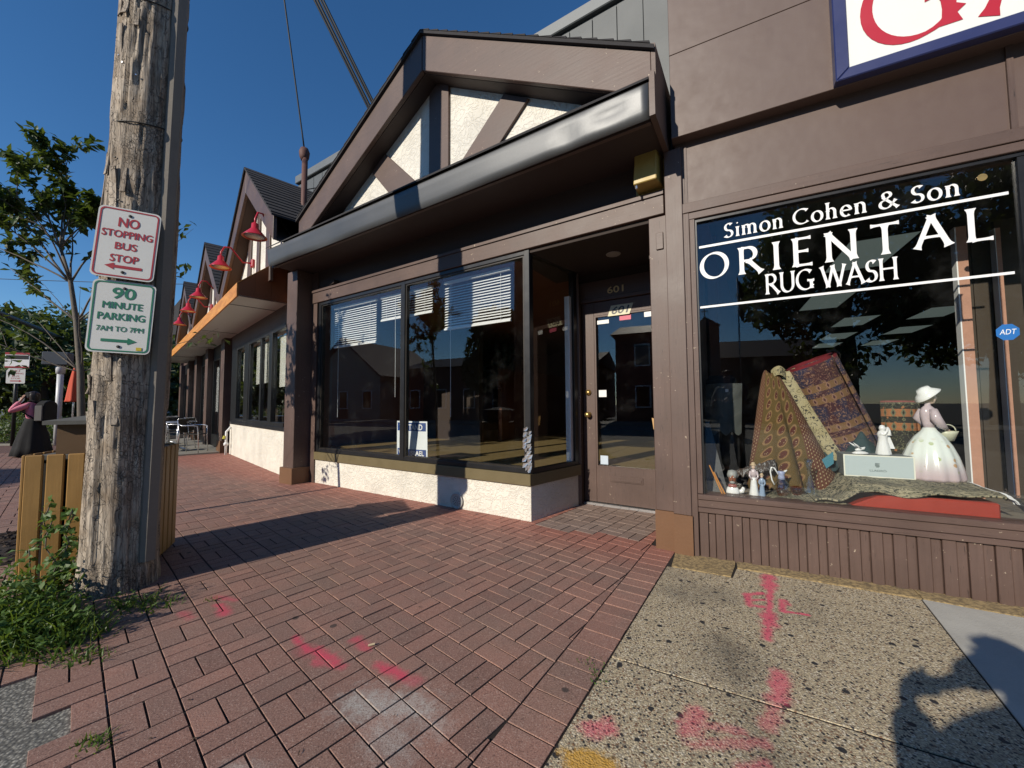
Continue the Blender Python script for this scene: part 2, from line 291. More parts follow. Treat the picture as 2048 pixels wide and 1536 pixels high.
# ------------------------------------------------------------------ mesh helpers
class MB:
    def __init__(s): s.v = []; s.f = []; s.uv = None; s.at = None
    def add(s, vs, fs):
        o = len(s.v); s.v += [tuple(p) for p in vs]; s.f += [tuple(i + o for i in q) for q in fs]; return s
    def box(s, x0, x1, y0, y1, z0, z1):
        a, b = min(x0, x1), max(x0, x1); c, d = min(y0, y1), max(y0, y1); e, f = min(z0, z1), max(z0, z1)
        return s.add([(a, c, e), (b, c, e), (b, d, e), (a, d, e), (a, c, f), (b, c, f), (b, d, f), (a, d, f)],
                     [(3, 2, 1, 0), (4, 5, 6, 7), (0, 1, 5, 4), (1, 2, 6, 5), (2, 3, 7, 6), (3, 0, 4, 7)])
    def prism(s, poly, y0, y1):            # polygon in (x,z), extruded along y
        n = len(poly); vs = [(p[0], y0, p[1]) for p in poly] + [(p[0], y1, p[1]) for p in poly]
        fs = [tuple(range(n)), tuple(range(2 * n - 1, n - 1, -1))] + [(i, i + n, (i + 1) % n + n, (i + 1) % n) for i in range(n)]
        return s.add(vs, fs)
    def slab(s, poly, z0, z1):             # polygon in (x,y), extruded along z
        n = len(poly); vs = [(p[0], p[1], z0) for p in poly] + [(p[0], p[1], z1) for p in poly]
        fs = [tuple(range(n - 1, -1, -1)), tuple(range(n, 2 * n))] + [(i, (i + 1) % n, (i + 1) % n + n, i + n) for i in range(n)]
        return s.add(vs, fs)
    def tube(s, pts, r, n=8, cap=True):
        pts = [Vector(p) for p in pts]; rs = r if isinstance(r, (list, tuple)) else [r] * len(pts)
        o = len(s.v); up = Vector((0, 0, 1)); pa = None
        for i, p in enumerate(pts):
            t = (pts[min(i + 1, len(pts) - 1)] - pts[max(i - 1, 0)]); t = t.normalized() if t.length > 1e-9 else Vector((0, 0, 1))
            if pa is None: a = t.cross(up if abs(t.z) < 0.95 else Vector((1, 0, 0))).normalized()
            else:
                a = pa - t * pa.dot(t); a = a.normalized() if a.length > 1e-6 else pa
            pa = a; b = t.cross(a)
            for j in range(n):
                q = 2 * pi * j / n; s.v.append(tuple(p + (a * cos(q) + b * sin(q)) * rs[i]))
        for i in range(len(pts) - 1):
            for j in range(n):
                s.f.append((o + i * n + j, o + i * n + (j + 1) % n, o + (i + 1) * n + (j + 1) % n, o + (i + 1) * n + j))
        if cap:
            s.f.append(tuple(o + j for j in range(n - 1, -1, -1))); s.f.append(tuple(o + (len(pts) - 1) * n + j for j in range(n)))
        return s
    def lathe(s, prof, n=20, c=(0, 0, 0), sx=1.0, sy=1.0, wob=None):
        o = len(s.v)
        for i, (r, z) in enumerate(prof):
            for j in range(n):
                q = 2 * pi * j / n; rr = r * (wob(q, i / (len(prof) - 1)) if wob else 1)
                s.v.append((c[0] + rr * cos(q) * sx, c[1] + rr * sin(q) * sy, c[2] + z))
        for i in range(len(prof) - 1):
            for j in range(n):
                s.f.append((o + i * n + j, o + i * n + (j + 1) % n, o + (i + 1) * n + (j + 1) % n, o + (i + 1) * n + j))
        if prof[0][0] > 1e-5: s.f.append(tuple(o + j for j in range(n - 1, -1, -1)))
        if prof[-1][0] > 1e-5: s.f.append(tuple(o + (len(prof) - 1) * n + j for j in range(n)))
        return s
    def grid(s, fn, nu, nv, uvfn=None):    # fn(a,b)->point, a,b in 0..1
        o = len(s.v)
        for i in range(nu + 1):
            for j in range(nv + 1): s.v.append(tuple(fn(i / nu, j / nv)))
        if s.uv is None: s.uv = {}
        for i in range(nu):
            for j in range(nv):
                q = (o + i * (nv + 1) + j, o + (i + 1) * (nv + 1) + j, o + (i + 1) * (nv + 1) + j + 1, o + i * (nv + 1) + j + 1)
                s.f.append(q)
        if uvfn:
            for i in range(nu + 1):
                for j in range(nv + 1): s.uv[o + i * (nv + 1) + j] = uvfn(i / nu, j / nv)
        return s
    def mesh(s, name, mat, smooth=False):
        me = bpy.data.meshes.new(name); me.from_pydata(s.v, [], s.f); me.update()
        if mat: me.materials.append(mat)
        if smooth: me.polygons.foreach_set('use_smooth', [True] * len(me.polygons))
        if s.uv:
            ul = me.uv_layers.new(name='uv')
            for lp in me.loops: ul.data[lp.index].uv = s.uv.get(lp.vertex_index, (0, 0))
        if s.at is not None:
            a = me.attributes.new('rnd', 'FLOAT', 'FACE'); a.data.foreach_set('value', s.at)
        return me
    def build(s, name, mat, parent=None, smooth=False, bevel=0.0, auto=False, kind=None):
        me = s.mesh(name, mat, smooth)
        if smooth == 'auto' or auto: me.polygons.foreach_set('use_smooth', [True] * len(me.polygons)); me.set_sharp_from_angle(angle=radians(38))
        o = bpy.data.objects.new(name, me); COL.objects.link(o)
        if parent: o.parent = parent
        if bevel:
            md = o.modifiers.new('bevel', 'BEVEL'); md.width = bevel; md.segments = 1; md.limit_method = 'ANGLE'
        if kind: o['kind'] = kind
        return o
def tag(o, label, cat, group=None):
    o['label'] = label; o['category'] = cat
    if group: o['group'] = group
    return o
def thing(name, label, cat, loc=(0, 0, 0), rz=0.0, group=None):
    o = bpy.data.objects.new(name, None); COL.objects.link(o); o.location = loc; o.rotation_euler = (0, 0, rz); o.empty_display_size = 0.1
    return tag(o, label, cat, group)
def struct(o): o['kind'] = 'structure'; return o
def boxo(name, mat, par, x0, x1, y0, y1, z0, z1, bevel=0.0): return MB().box(x0, x1, y0, y1, z0, z1).build(name, mat, par, bevel=bevel)
def link_mesh(name, me, par, loc, rot=(0, 0, 0), sc=(1, 1, 1)):
    o = bpy.data.objects.new(name, me); COL.objects.link(o); o.parent = par; o.location = loc; o.rotation_euler = rot; o.scale = sc; return o
def text_mb(body, x0, x1, z0, z1, y, depth=0.0, bold=0.0, shear=0.0, heavy=0.0):
    cu = bpy.data.curves.new('txt', 'FONT'); cu.body = body; cu.size = 1.0; cu.shear = shear; cu.resolution_u = 3; cu.align_x = 'LEFT'
    ob = bpy.data.objects.new('txt', cu); COL.objects.link(ob)
    dg = bpy.context.evaluated_depsgraph_get(); me = bpy.data.meshes.new_from_object(ob.evaluated_get(dg))
    bpy.data.objects.remove(ob); vs = [v.co.copy() for v in me.vertices]; fs = [tuple(p.vertices) for p in me.polygons]
    ax, bx = min(v.x for v in vs), max(v.x for v in vs); ay, by = min(v.y for v in vs), max(v.y for v in vs)
    m = MB(); o = [(x0 + (v.x - ax) / (bx - ax) * (x1 - x0), y, z0 + (v.y - ay) / (by - ay) * (z1 - z0)) for v in vs]
    m.add(o, fs)
    if heavy:
        hgt = z1 - z0
        for k, (dx, dz) in enumerate(((.035, 0), (-.035, 0), (0, .03), (0, -.03))): m.add([(p[0] + dx * hgt * heavy, p[1] + .00006 * (k + 1), p[2] + dz * hgt * heavy) for p in o], fs)
    if depth:
        n = len(o); m.add([(p[0], p[1] + depth, p[2]) for p in o], [])
        ec = {}
        for f in fs:
            for i in range(len(f)):
                e = (f[i], f[(i + 1) % len(f)]); ec[e] = 1
        for (a, b) in list(ec):
            if (b, a) not in ec: m.f.append((b, a, a + n, b + n))
    return m
# broad-nib lettering: strokes with thick/thin contrast and flared ends
def arc(cx, cy, rx, ry, a0, a1, n=18):
    return [(cx + rx * cos(radians(a0 + (a1 - a0) * i / n)), cy + ry * sin(radians(a0 + (a1 - a0) * i / n))) for i in range(n + 1)]
GL = {
 'O': (1.0, [arc(.5, .5, .44, .47, 90, 450, 36)]),
 'R': (.78, [[(.13, 0), (.13, 1)], [(.13, .96)] + arc(.34, .73, .24, .235, 90, -90) + [(.13, .49)], [(.34, .5), (.76, 0)]]),
 'I': (.30, [[(.15, 0), (.15, 1)]]),
 'E': (.64, [[(.13, 0), (.13, 1)], [(.13, .965), (.58, .965)], [(.13, .52), (.5, .52)], [(.13, .035), (.6, .035)]]),
 'N': (.92, [[(.13, 0), (.13, 1)], [(.10, .98), (.80, .02)], [(.80, 0), (.80, 1)]]),
 'T': (.78, [[(.03, .965), (.75, .965)], [(.39, 0), (.39, .96)]]),
 'A': (.86, [[(.06, 0), (.43, 1)], [(.41, 1), (.80, 0)], [(.2, .34), (.66, .34)]]),
 'L': (.62, [[(.13, 0), (.13, 1)], [(.13, .035), (.58, .035)]]),
 'U': (.84, [[(.12, 1), (.12, .38)] + arc(.42, .36, .30, .34, 180, 360) + [(.72, 1)]]),
 'G': (.94, [arc(.5, .5, .43, .47, 48, 330, 30), [(.80, .06), (.80, .44)], [(.60, .45), (.95, .45)]]),
 'W': (1.2, [[(.04, 1), (.34, 0)], [(.34, 0), (.60, .98)], [(.58, 1), (.88, 0)], [(.88, 0), (1.16, 1)]]),
 'S': (.58, [arc(.30, .73, .20, .235, 40, 250) + arc(.28, .265, .22, .235, 75, -150)]),
 'H': (.88, [[(.13, 0), (.13, 1)], [(.75, 0), (.75, 1)], [(.13, .52), (.75, .52)]]),
 'C': (.84, [arc(.48, .5, .41, .47, 48, 315, 30)]),
 'D': (.9, [[(.13, 0), (.13, 1)], [(.13, .965)] + arc(.38, .5, .42, .465, 90, -90, 24) + [(.13, .035)]]),
 '&': (.92, [[(.86, 0), (.24, .66)] + arc(.40, .80, .17, .165, 215, -60, 20) + [(.30, .50)] + arc(.33, .26, .24, .24, 110, 330, 20) + [(.78, .48)]]),
 'i': (.28, [[(.14, 0), (.14, .66)], [(.10, .88), (.18, .92)]]),
 'm': (.92, [[(.12, 0), (.12, .66)], [(.12, .48)] + arc(.28, .46, .16, .2, 170, 0) + [(.44, 0)], [(.44, .48)] + arc(.60, .46, .17, .2, 170, 0) + [(.77, 0)]]),
 'n': (.60, [[(.12, 0), (.12, .66)], [(.12, .47)] + arc(.29, .45, .17, .21, 170, 0) + [(.46, 0)]]),
 'h': (.60, [[(.12, 0), (.12, 1.04)], [(.12, .47)] + arc(.29, .45, .17, .21, 170, 0) + [(.46, 0)]]),
 'o': (.62, [arc(.31, .325, .24, .325, 90, 450, 26)]),
 'e': (.58, [[(.07, .36), (.50, .36)] + arc(.30, .325, .22, .325, 8, 310, 24)]),
 ' ': (.30, []), "'": (.2, [[(.1, 1.0), (.1, 1.2)]]),
}
def lettering(mb, s, x0, x1, z0, cap, y, thick=.16, thin=.06, xs=1.0, nib=18):
    tot = sum(GL[c][0] for c in s) * cap * xs; tr = ((x1 - x0) - tot) / max(1, len(s) - 1)
    x = x0; lay = 0; nv = (cos(radians(nib)), sin(radians(nib)))
    for c in s:
        adv, sts = GL[c]
        for st in sts:
            pts = []
            for i in range(len(st) - 1):
                k = max(1, int(math.hypot(st[i + 1][0] - st[i][0], st[i + 1][1] - st[i][1]) / .08))
                for q in range(k): pts.append((st[i][0] + (st[i + 1][0] - st[i][0]) * q / k, st[i][1] + (st[i + 1][1] - st[i][1]) * q / k))
            pts.append(st[-1]); n = len(pts); closed = math.hypot(st[0][0] - st[-1][0], st[0][1] - st[-1][1]) < .01
            ln = [0]
            for i in range(n - 1): ln.append(ln[-1] + math.hypot(pts[i + 1][0] - pts[i][0], pts[i + 1][1] - pts[i][1]))
            vs = []; yy = y - lay * 0.00012; lay += 1
            for i, p in enumerate(pts):
                a = pts[max(i - 1, 0)]; b = pts[min(i + 1, n - 1)]
                if closed and i in (0, n - 1): a, b = pts[n - 2], pts[1]
                dx, dz = b[0] - a[0], b[1] - a[1]; d = math.hypot(dx, dz) or 1; dx /= d; dz /= d
                w = thin + (thick - thin) * abs(dx * nv[1] - dz * nv[0]) ** 1.2
                e = min(ln[i], ln[-1] - ln[i])
                if not closed and ln[-1] > .2: w *= 1 + .75 * max(0, 1 - e / .16) ** 2
                hx, hz = -dz * w / 2, dx * w / 2
                vs += [(x + (p[0] + hx) * cap * xs, yy, z0 + (p[1] + hz) * cap), (x + (p[0] - hx) * cap * xs, yy, z0 + (p[1] - hz) * cap)]
            mb.add(vs, [(2 * i, 2 * i + 1, 2 * i + 3, 2 * i + 2) for i in range(n - 1)])
        x += adv * cap * xs + tr
    return mb
# ------------------------------------------------------------------ frames: local x along the wall, y into it, z up
def frame(p, ang): return (Vector((p[0], p[1], 0)), radians(ang))
FM, FR, FL, FP = frame((0.1791, 3.8653), -32.5), frame((1.4137, 2.9780), -28.0), frame((-3.8882, 6.5227), -44.3), frame((0, 0), -41.0)
def tw(fr, x, y, z=0.0):
    p, a = fr; return Vector((p.x + x * cos(a) - y * sin(a), p.y + x * sin(a) + y * cos(a), z))
def ft(name, fr, label, cat, x=0, y=0, z=0, rz=0, group=None):
    return thing(name, label, cat, tw(fr, x, y, z), fr[1] + rz, group)
# ------------------------------------------------------------------ shared materials
BR = (0.100, 0.062, 0.050)
brown = paint_wood('brown_painted_wood', BR); brownv = paint_wood('brown_painted_boards', BR, axis='z')
pk_ = NT('brown_sheet_panel', .5); pc_ = pk_.co('Object'); p1 = pk_.noise(pc_, 1.1, 4); p2 = pk_.noise(pk_.co('Object', (9, 9, .5)), 2.0, 5, .65); p3 = pk_.noise(pc_, 45, 4, .7); p4 = pk_.noise(pc_, 7, 5, .7)
cc0 = pk_.mix(pk_.ss(p1, .3, .7), (.102, .066, .054), (.110, .072, .059)); cc0 = pk_.mix(pk_.ss(p2, .55, .75, 0, .25), cc0, (.135, .095, .08)); cc0 = pk_.mix(pk_.ss(p4, .64, .85, 0, .25), cc0, (.075, .05, .042))
cc0 = pk_.mix(pk_.mth('MULTIPLY', pk_.ss(p3, .73, .76), pk_.ss(p4, .5, .6)), cc0, (.45, .38, .30)); pk_.col(cc0); pk_.rough(pk_.mth('ADD', pk_.mth('MULTIPLY', p4, .35), .32)); pk_.bump(pk_.mth('ADD', p1, pk_.mth('MULTIPLY', p4, .015)), .6, .022); panelm = pk_.m
tanb = plain('tan_painted_base', (0.145, 0.070, 0.032), 0.6, 0.2, 5, 0.2)
blackf = plain('black_aluminium_frame', (0.012, 0.012, 0.013), 0.35, 0.2, 8, 0.05)
olive = plain('olive_sill_paint', (0.135, 0.105, 0.05), 0.5, 0.22, 6, 0.2)
whites = stucco('white_stucco', (0.74, 0.70, 0.61)); whiteg = stucco('white_gable_stucco', (0.74, 0.71, 0.64), 7)
shing = plain('dark_shingles', (0.028, 0.026, 0.028), 0.9, 0.35, 9, 0.5)
warmin = plain('warm_brown_interior', (.13, .048, .028), .8, .15, 3, 0)
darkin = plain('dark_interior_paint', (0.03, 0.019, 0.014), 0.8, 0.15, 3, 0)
gutm = plain('dented_gutter_metal', (0.105, 0.108, 0.112), 0.48, .2, 1.6, .05, .55)
greym = plain('grey_sheet_metal', (0.085, 0.092, 0.094), 0.55, 0.1, 2, 0.1, 0.1)
alum = metal_mat('bare_aluminium', (0.78, 0.78, 0.79), 0.25)
brass = metal_mat('brass', (0.62, 0.42, 0.16), 0.3)
shade_brown = plain('shade_brown_boards', (.045, .030, .026), .7, .15, 4, .1)  # board brown darkened so the colour itself carries the shade under the eaves
glassM = glass_mat('shop_glass', extra=0.01); glassR = glass_mat('rug_shop_glass', extra=0.0); glassL = glass_mat('cafe_glass', extra=0.03)
whitep = plain('white_paint', (0.78, 0.78, 0.76), 0.5, 0.06, 5, 0.05)
vinyl = plain('white_vinyl_lettering', (0.85, 0.85, 0.85), 0.45, 0.02, 5, 0)
blackp = plain('black_paint', (0.014, 0.014, 0.015), 0.4, 0.1, 8, 0)
porc = plain('white_porcelain', (0.78, 0.80, 0.78), 0.15, 0.04, 8, 0)
rubber = plain('black_rubber', (0.01, 0.01, 0.01), 0.6, 0.1, 8, 0)
# ================================================================== SETTING
asph = NT('rough_street_asphalt', 0.9); P_ = asph.co('World')
v_ = asph.vor(P_, 85); n_ = asph.noise(P_, 1.2, 5); cc_ = asph.xyz(v_.outputs['Color'])
c_ = asph.mix(cc_[0], (0.24, 0.23, 0.20), (0.50, 0.48, 0.42)); c_ = asph.mix(asph.ss(v_.outputs['Distance'], 0.3, 0.6), c_, (0.12, 0.115, 0.10))
c_ = asph.mix(asph.ss(n_, 0.4, 0.7, 0, 0.5), c_, (0.09, 0.087, 0.08)); asph.col(c_); asph.bump(asph.mth('MULTIPLY', v_.outputs['Distance'], -1.0), 0.5, 0.006)
earth = plain('far_ground', (0.07, 0.065, 0.055), 0.95, 0.3, 0.4, 0.2, coord='World')
struct(MB().add([(-600, -600, -.2), (600, -600, -.2), (600, 600, -.2), (-600, 600, -.2)], [(0, 1, 2, 3)]).build('ground', earth))
q = [tw(FP, *p) for p in ((-60, -13), (60, -13), (60, .3), (-2.6, .3), (-4.2, -.4), (-5.6, -1.5), (-60, -1.5))]
struct(MB().slab([(p.x, p.y) for p in q], -.16, -.014).build('street', asph.m))
conc = plain('old_concrete', (0.25, 0.235, 0.20), 0.85, 0.25, 4, 0.4, coord='World')
q = [tw(FP, *p) for p in ((-60, -13.01), (60, -13.01), (60, -17), (-60, -17))]
struct(MB().slab([(p.x, p.y) for p in q][::-1], -.16, .06).build('far_sidewalk', conc))
bed = plain('dark_paving_joints', (0.014, 0.010, 0.008), 0.95, 0.3, 30, 0.4, coord='World')
q = [tw(FP, *p) for p in ((-18, -1.69), (-5.6, -1.5), (-2.33, .16), (-2.0, .12), (1.2, .10), (1.6, 6.5), (-18, 6.5))]
pav = struct(MB().slab([(p.x, p.y) for p in q], -.06, -.0072).build('brick_paving', bed))
# --- individual paving bricks, basket weave
bm_mark = brick_mat('paving_brick_sprayed', False, 0, True)
MK = PINK + [(-0.60, 1.56, -0.38, 1.53, .1, 1), (-.47, 1.44, -.40, 1.36, .1, 1), (-.9, 1.29, -.8, 1.27, .1, 1), (-.35, 1.52, -.27, 1.44, .1, 1), (.24, 1.45, .26, 1.44, .04, 1)]
def near_mark(p): return any(min((p - Vector((a, b))).length, (p - Vector((c, d))).length, (p - Vector(((a + c) / 2, (b + d) / 2))).length) < .36 for (a, b, c, d, r, q) in MK)
bm_obj, bm_stuff, bm_grey = brick_mat('paving_brick', False), brick_mat('paving_brick_far', True), brick_mat('grey_worn_brick', False, 1)
CELL, GAP = 0.1905, 0.0074
I0 = Vector((1.077, 3.138)); NL = Vector((-0.834, 0.552)); DL = Vector((0.552, 0.834))
def clip(poly, o, n):
    out = []
    for i in range(len(poly)):
        a, b = poly[i], poly[(i + 1) % len(poly)]; da, db = (a - o).dot(n), (b - o).dot(n)
        if da >= 0: out.append(a)
        if da * db < 0: out.append(a + (b - a) * (da / (da - db)))
    return out
def loc2(fr, p):
    d = p - Vector((fr[0].x, fr[0].y)); a = fr[1]
    return d.x * cos(a) + d.y * sin(a), -d.x * sin(a) + d.y * cos(a)
def area(p): return abs(sum(p[i].x * p[(i + 1) % len(p)].y - p[(i + 1) % len(p)].x * p[i].y for i in range(len(p)))) / 2
bricks = []
for i in range(-75, 8):
    for j in range(-14, 36):
        u, y = -1.94 + i * CELL, 0.902 + j * CELL
        rects = [(u, u + CELL, y, y + CELL / 2), (u, u + CELL, y + CELL / 2, y + CELL)] if (i + j) % 2 else [(u, u + CELL / 2, y, y + CELL), (u + CELL / 2, u + CELL, y, y + CELL)]
        for (a, b, c, d) in rects:
            cu, cy = (a + b) / 2, (c + d) / 2
            if cy < (.03 if cu > -2.3 else .03 + .45 * (cu + 2.3)): continue
            if cy < -1.66: continue
            full = True; g = GAP / 2
            po = [Vector(tw(FP, *p)[:2]) for p in ((a + g, c + g), (b - g, c + g), (b - g, d - g), (a + g, d - g))]
            ct = sum(po, Vector((0, 0))) / 4
            if ct.y < .75 or abs(ct.x) / ct.y > 1.62 or ct.y > 10.6: continue
            mx, my = loc2(FM, ct); lx, ly = loc2(FL, ct)
            if (-3.6 < mx < -.2 and my > .12) or my > 1.15 and mx > -4: continue
            if mx < -3.6 and ly > .15 and lx < 0: continue
            if -4.75 < ct.x < -3.55 and 2.75 < ct.y < 3.95 and lx < 99: 
                if (ct.x + 4.15) ** 2 / .36 + (ct.y - 3.35) ** 2 / .36 < 1: continue
            pc = clip(po, I0 + NL * .003, NL)
            if len(pc) < 3 or area(pc) < 4e-4: continue
            grey = 0.12 < mx < 1.3 and my > -.02 and my < 1.05 and not (mx > 1.1)
            bricks.append((ct, pc, grey, (b - a) > (d - c), len(pc) == 4 and area(pc) > .0155))
s = -3.2
while s < 0.02:
    a, b = s + GAP / 2, s + .1 - GAP / 2
    o = I0 - NL * .003; po = [o + DL * a, o + DL * b - NL * 0, o + DL * b - NL * .189, o + DL * a - NL * .189]
    ct = sum(po, Vector((0, 0))) / 4; u, y = loc2(FP, ct)
    if y > .05 and ct.y > .7: bricks.append((ct, po[::-1], False, None, True))
    s += .1
def brick_mesh(poly, h=.03, ch=.0014):
    m = MB(); n = len(poly); c = sum(poly, Vector((0, 0))) / n
    pts = [p - c for p in poly]
    ar = sum(pts[i].x * pts[(i + 1) % n].y - pts[(i + 1) % n].x * pts[i].y for i in range(n))
    if ar < 0: pts = pts[::-1]
    inn = [p * (1 - ch / max(p.length, .012)) for p in pts]
    vs = [(p.x, p.y, -h) for p in pts] + [(p.x, p.y, -ch) for p in pts] + [(p.x, p.y, 0) for p in inn]
    fs = [tuple(range(2 * n, 3 * n))]
    for i in range(n):
        k = (i + 1) % n; fs += [(i, k, k + n, i + n), (i + n, k + n, k + 2 * n, i + 2 * n)]
    m.add(vs, fs); return m, c
bricks.sort(key=lambda t: -(1.0 / (t[0].length ** 2)) if abs(t[0].x) / t[0].y < 1.36 and t[0].y > 1.2 else 0)
shared = {}; rest = MB(); rest.at = []
nobj = 0
for k, (ct, pc, grey, along, whole) in enumerate(bricks):
    z = random.uniform(-.0028, 0.0) - .002 * max(0, noise.noise((ct.x * 1.7, ct.y * 1.7, 3))); m, c = brick_mesh(pc)
    if nobj < 300:
        nm_ = near_mark(ct); key = (along, grey, nm_) if whole else None
        me = shared.get(key) if key else None
        if me is None:
            me = m.mesh('brick', bm_grey if grey else (bm_mark if nm_ else bm_obj))
            if key: shared[key] = me
        link_mesh('brick', me, pav, (c.x, c.y, z), (random.uniform(-.009, .009), random.uniform(-.009, .009), random.uniform(-.008, .008))); nobj += 1
    else:
        if grey:
            link_mesh('brick', m.mesh('brick', bm_grey), pav, (c.x, c.y, z)) ; continue
        rest.add([(v[0] + c.x, v[1] + c.y, v[2] + z) for v in m.v], m.f); rest.at += [random.random()] * len(m.f)
rest.build('brick_field', bm_stuff, pav, kind='stuff')
# mulch bed of the street tree
mul = plain('dark_mulch', (0.022, 0.015, 0.011), 0.95, 0.4, 60, 0.6, coord='World')
mb = MB(); mb.lathe([(0.0001, .03), (.3, .025), (.5, .005), (.62, -.01)][::-1], 26, (-4.15, 3.35, 0)); struct(mb.build('mulch_bed', mul, None, True))
mb = MB()
for _ in range(420):
    a = random.uniform(0, 2 * pi); r = .55 * sqrt(random.random()); x, y = -4.15 + r * cos(a), 3.35 + r * sin(a)
    d = random.uniform(0, pi); l = random.uniform(.015, .05); w = l * .3; t = random.uniform(-.012, .02)
    zz = .036 - .03 * (r / .6) ** 2
    mb.add([(x - l * cos(d), y - l * sin(d), zz), (x - w * sin(d), y + w * cos(d), zz + t), (x + l * cos(d), y + l * sin(d), zz + .006), (x + w * sin(d), y - w * cos(d), zz)], [(0, 1, 2, 3)])
o = mb.build('mulch_chips', plain('mulch_chips', (0.05, 0.032, 0.022), .9, .5, 40, 0, coord='World')); o['kind'] = 'stuff'; tag(o, 'dark bark chips scattered around the street tree', 'mulch'); 
# concrete pavement in front of the rug shop
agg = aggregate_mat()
slabs = struct(MB().slab([tuple(tw(FR, *p)[:2]) for p in ((-.335, -3.4), (7.5, -3.4), (7.5, .3), (-.20, -.02))], -.1, -.0035).build('concrete_pavement', bed))
def lx_(y): return -.172 + (y + .036) / math.tan(radians(84.5))
def slab(nm, pts, mat, z=0.0): return MB().slab([tuple(tw(FR, *p)[:2]) for p in pts], -.06, z).build(nm, mat, slabs, bevel=.0012)
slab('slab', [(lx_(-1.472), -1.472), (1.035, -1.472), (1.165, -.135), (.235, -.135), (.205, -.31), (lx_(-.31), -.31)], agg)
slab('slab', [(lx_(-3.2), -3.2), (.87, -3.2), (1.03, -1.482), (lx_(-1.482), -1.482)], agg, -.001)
yel = NT('yellowed_mortar', .9); y1 = yel.noise(yel.co('World'), 45, 5, .7); y2 = yel.noise(yel.co('World'), 6, 4)
yel.col(yel.mix(yel.ss(y1, .35, .65), yel.mix(y2, (.33, .23, .10), (.46, .34, .17)), (.15, .11, .06))); yel.bump(y1, .8, .006)
slab('mortar_strip', [(lx_(-.02), -.30), (.196, -.30), (.225, -.1), (.235, .05), (lx_(-.02), .05)], yel.m, .004)
slab('mortar_strip', [(.24, -.128), (1.172, -.128), (1.176, .05), (.24, .05)], yel.m, .006)
slab('mortar_strip', [(1.18, -.125), (1.5, -.145), (2.2, -.13), (4.5, -.13), (4.5, .05), (1.18, .05)], yel.m, .006)
newc = plain('pale_patch_concrete', (0.42, 0.405, 0.36), .85, .28, 5, .5, coord='World', fine=120)
slab('patch', [(.88, -3.2), (7, -3.2), (7, -.135), (2.2, -.135), (1.5, -.15), (1.172, -.13), (1.042, -1.48)], newc, .002)

# ================================================================== GABLED SHOP (middle building)
mid = ft('gabled_shop', FM, 'brown half-timbered shop numbered 601 with front gable and large bay window', 'building')
# stucco plinth of the bay, front and splayed side
SX, SY = 0.16, 0.84
boxo('stucco_wall', whites, mid, -3.75, 0.0, 0.0, .25, -.05, .345)
side = MB().slab([(0.004, 0.0), (SX, SY), (SX - .2, SY + .02), (-.2, .26), (-.1, .05)], -.05, .345).build('stucco_wall', whites, mid)
boxo('sill', olive, mid, -3.75, .012, -.03, .16, .347, .462, .004)
MB().slab([(0.014, -.028), (SX + .03, SY), (SX - .15, SY), (-.14, .162), (-.05, .0)], .346, .461).build('sill', olive, mid)
win = MB()
for (z0, z1) in ((.464, .512), (2.69, 2.735)): win.box(-3.72, .0, -.012, .06, z0, z1)
for (a, b) in ((-3.72, -3.655), (-1.88, -1.81), (-.052, .012)): win.box(a, b, -.015, .065, .465, 2.734)
def sd(t, o=0.0): return (SX * t + o * SY / .855, SY * t - o * SX / .855)
for (z0, z1) in ((.463, .508), (2.692, 2.733)):
    a, b, c, d = sd(.03, .012), sd(.99, .012), sd(.99, -.05), sd(.03, -.05); win.slab([a, b, c, d], z0, z1)
for (t0, t1) in ((.90, .985),):
    a, b, c, d = sd(t0, .014), sd(t1, .014), sd(t1, -.05), sd(t0, -.05); win.slab([a, b, c, d], .464, 2.732)
wf = win.build('bay_window', blackf, mid, bevel=.004)
thin = MB()
for (a, b) in ((-3.655, -1.88), (-1.81, -.052)):
    thin.box(a, a + .02, .0, .05, .512, 2.69); thin.box(b - .02, b, .0, .05, .512, 2.69); thin.box(a + .02, b - .02, .0, .05, .512, .528); thin.box(a + .02, b - .02, .0, .05, 2.674, 2.69)
thin.build('glazing_bead', plain('bronze_bead', (.03, .026, .022), .4, .1, 8, 0, .3), wf)
for (a, b) in ((-3.635, -1.90), (-1.79, -.072)): boxo('pane', glassM, wf, a, b, .022, .028, .528, 2.674)
a, b, c, d = sd(.06, -.015), sd(.9, -.015), sd(.9, -.021), sd(.06, -.021); MB().slab([a, b, c, d], .508, 2.692).build('pane', glassM, wf)
# foil tape on the bay corner
foil = metal_mat('torn_foil_tape', (.8, .8, .8), .3); mb = MB()
for i in range(46):
    t = i / 45; z = .475 + t * .42 * (1 if i % 3 else .8); x = random.uniform(-.055, .02); w = random.uniform(.012, .03); h = random.uniform(.02, .06); y = -.0165 - random.uniform(0, .012)
    mb.add([(x - w, y, z), (x + w * .6, y - random.uniform(0, .012), z + .01), (x + w, y, z + h), (x - w * .7, y - random.uniform(0, .01), z + h * .8)], [(0, 1, 2, 3)])
mb.build('foil_tape', foil, wf)
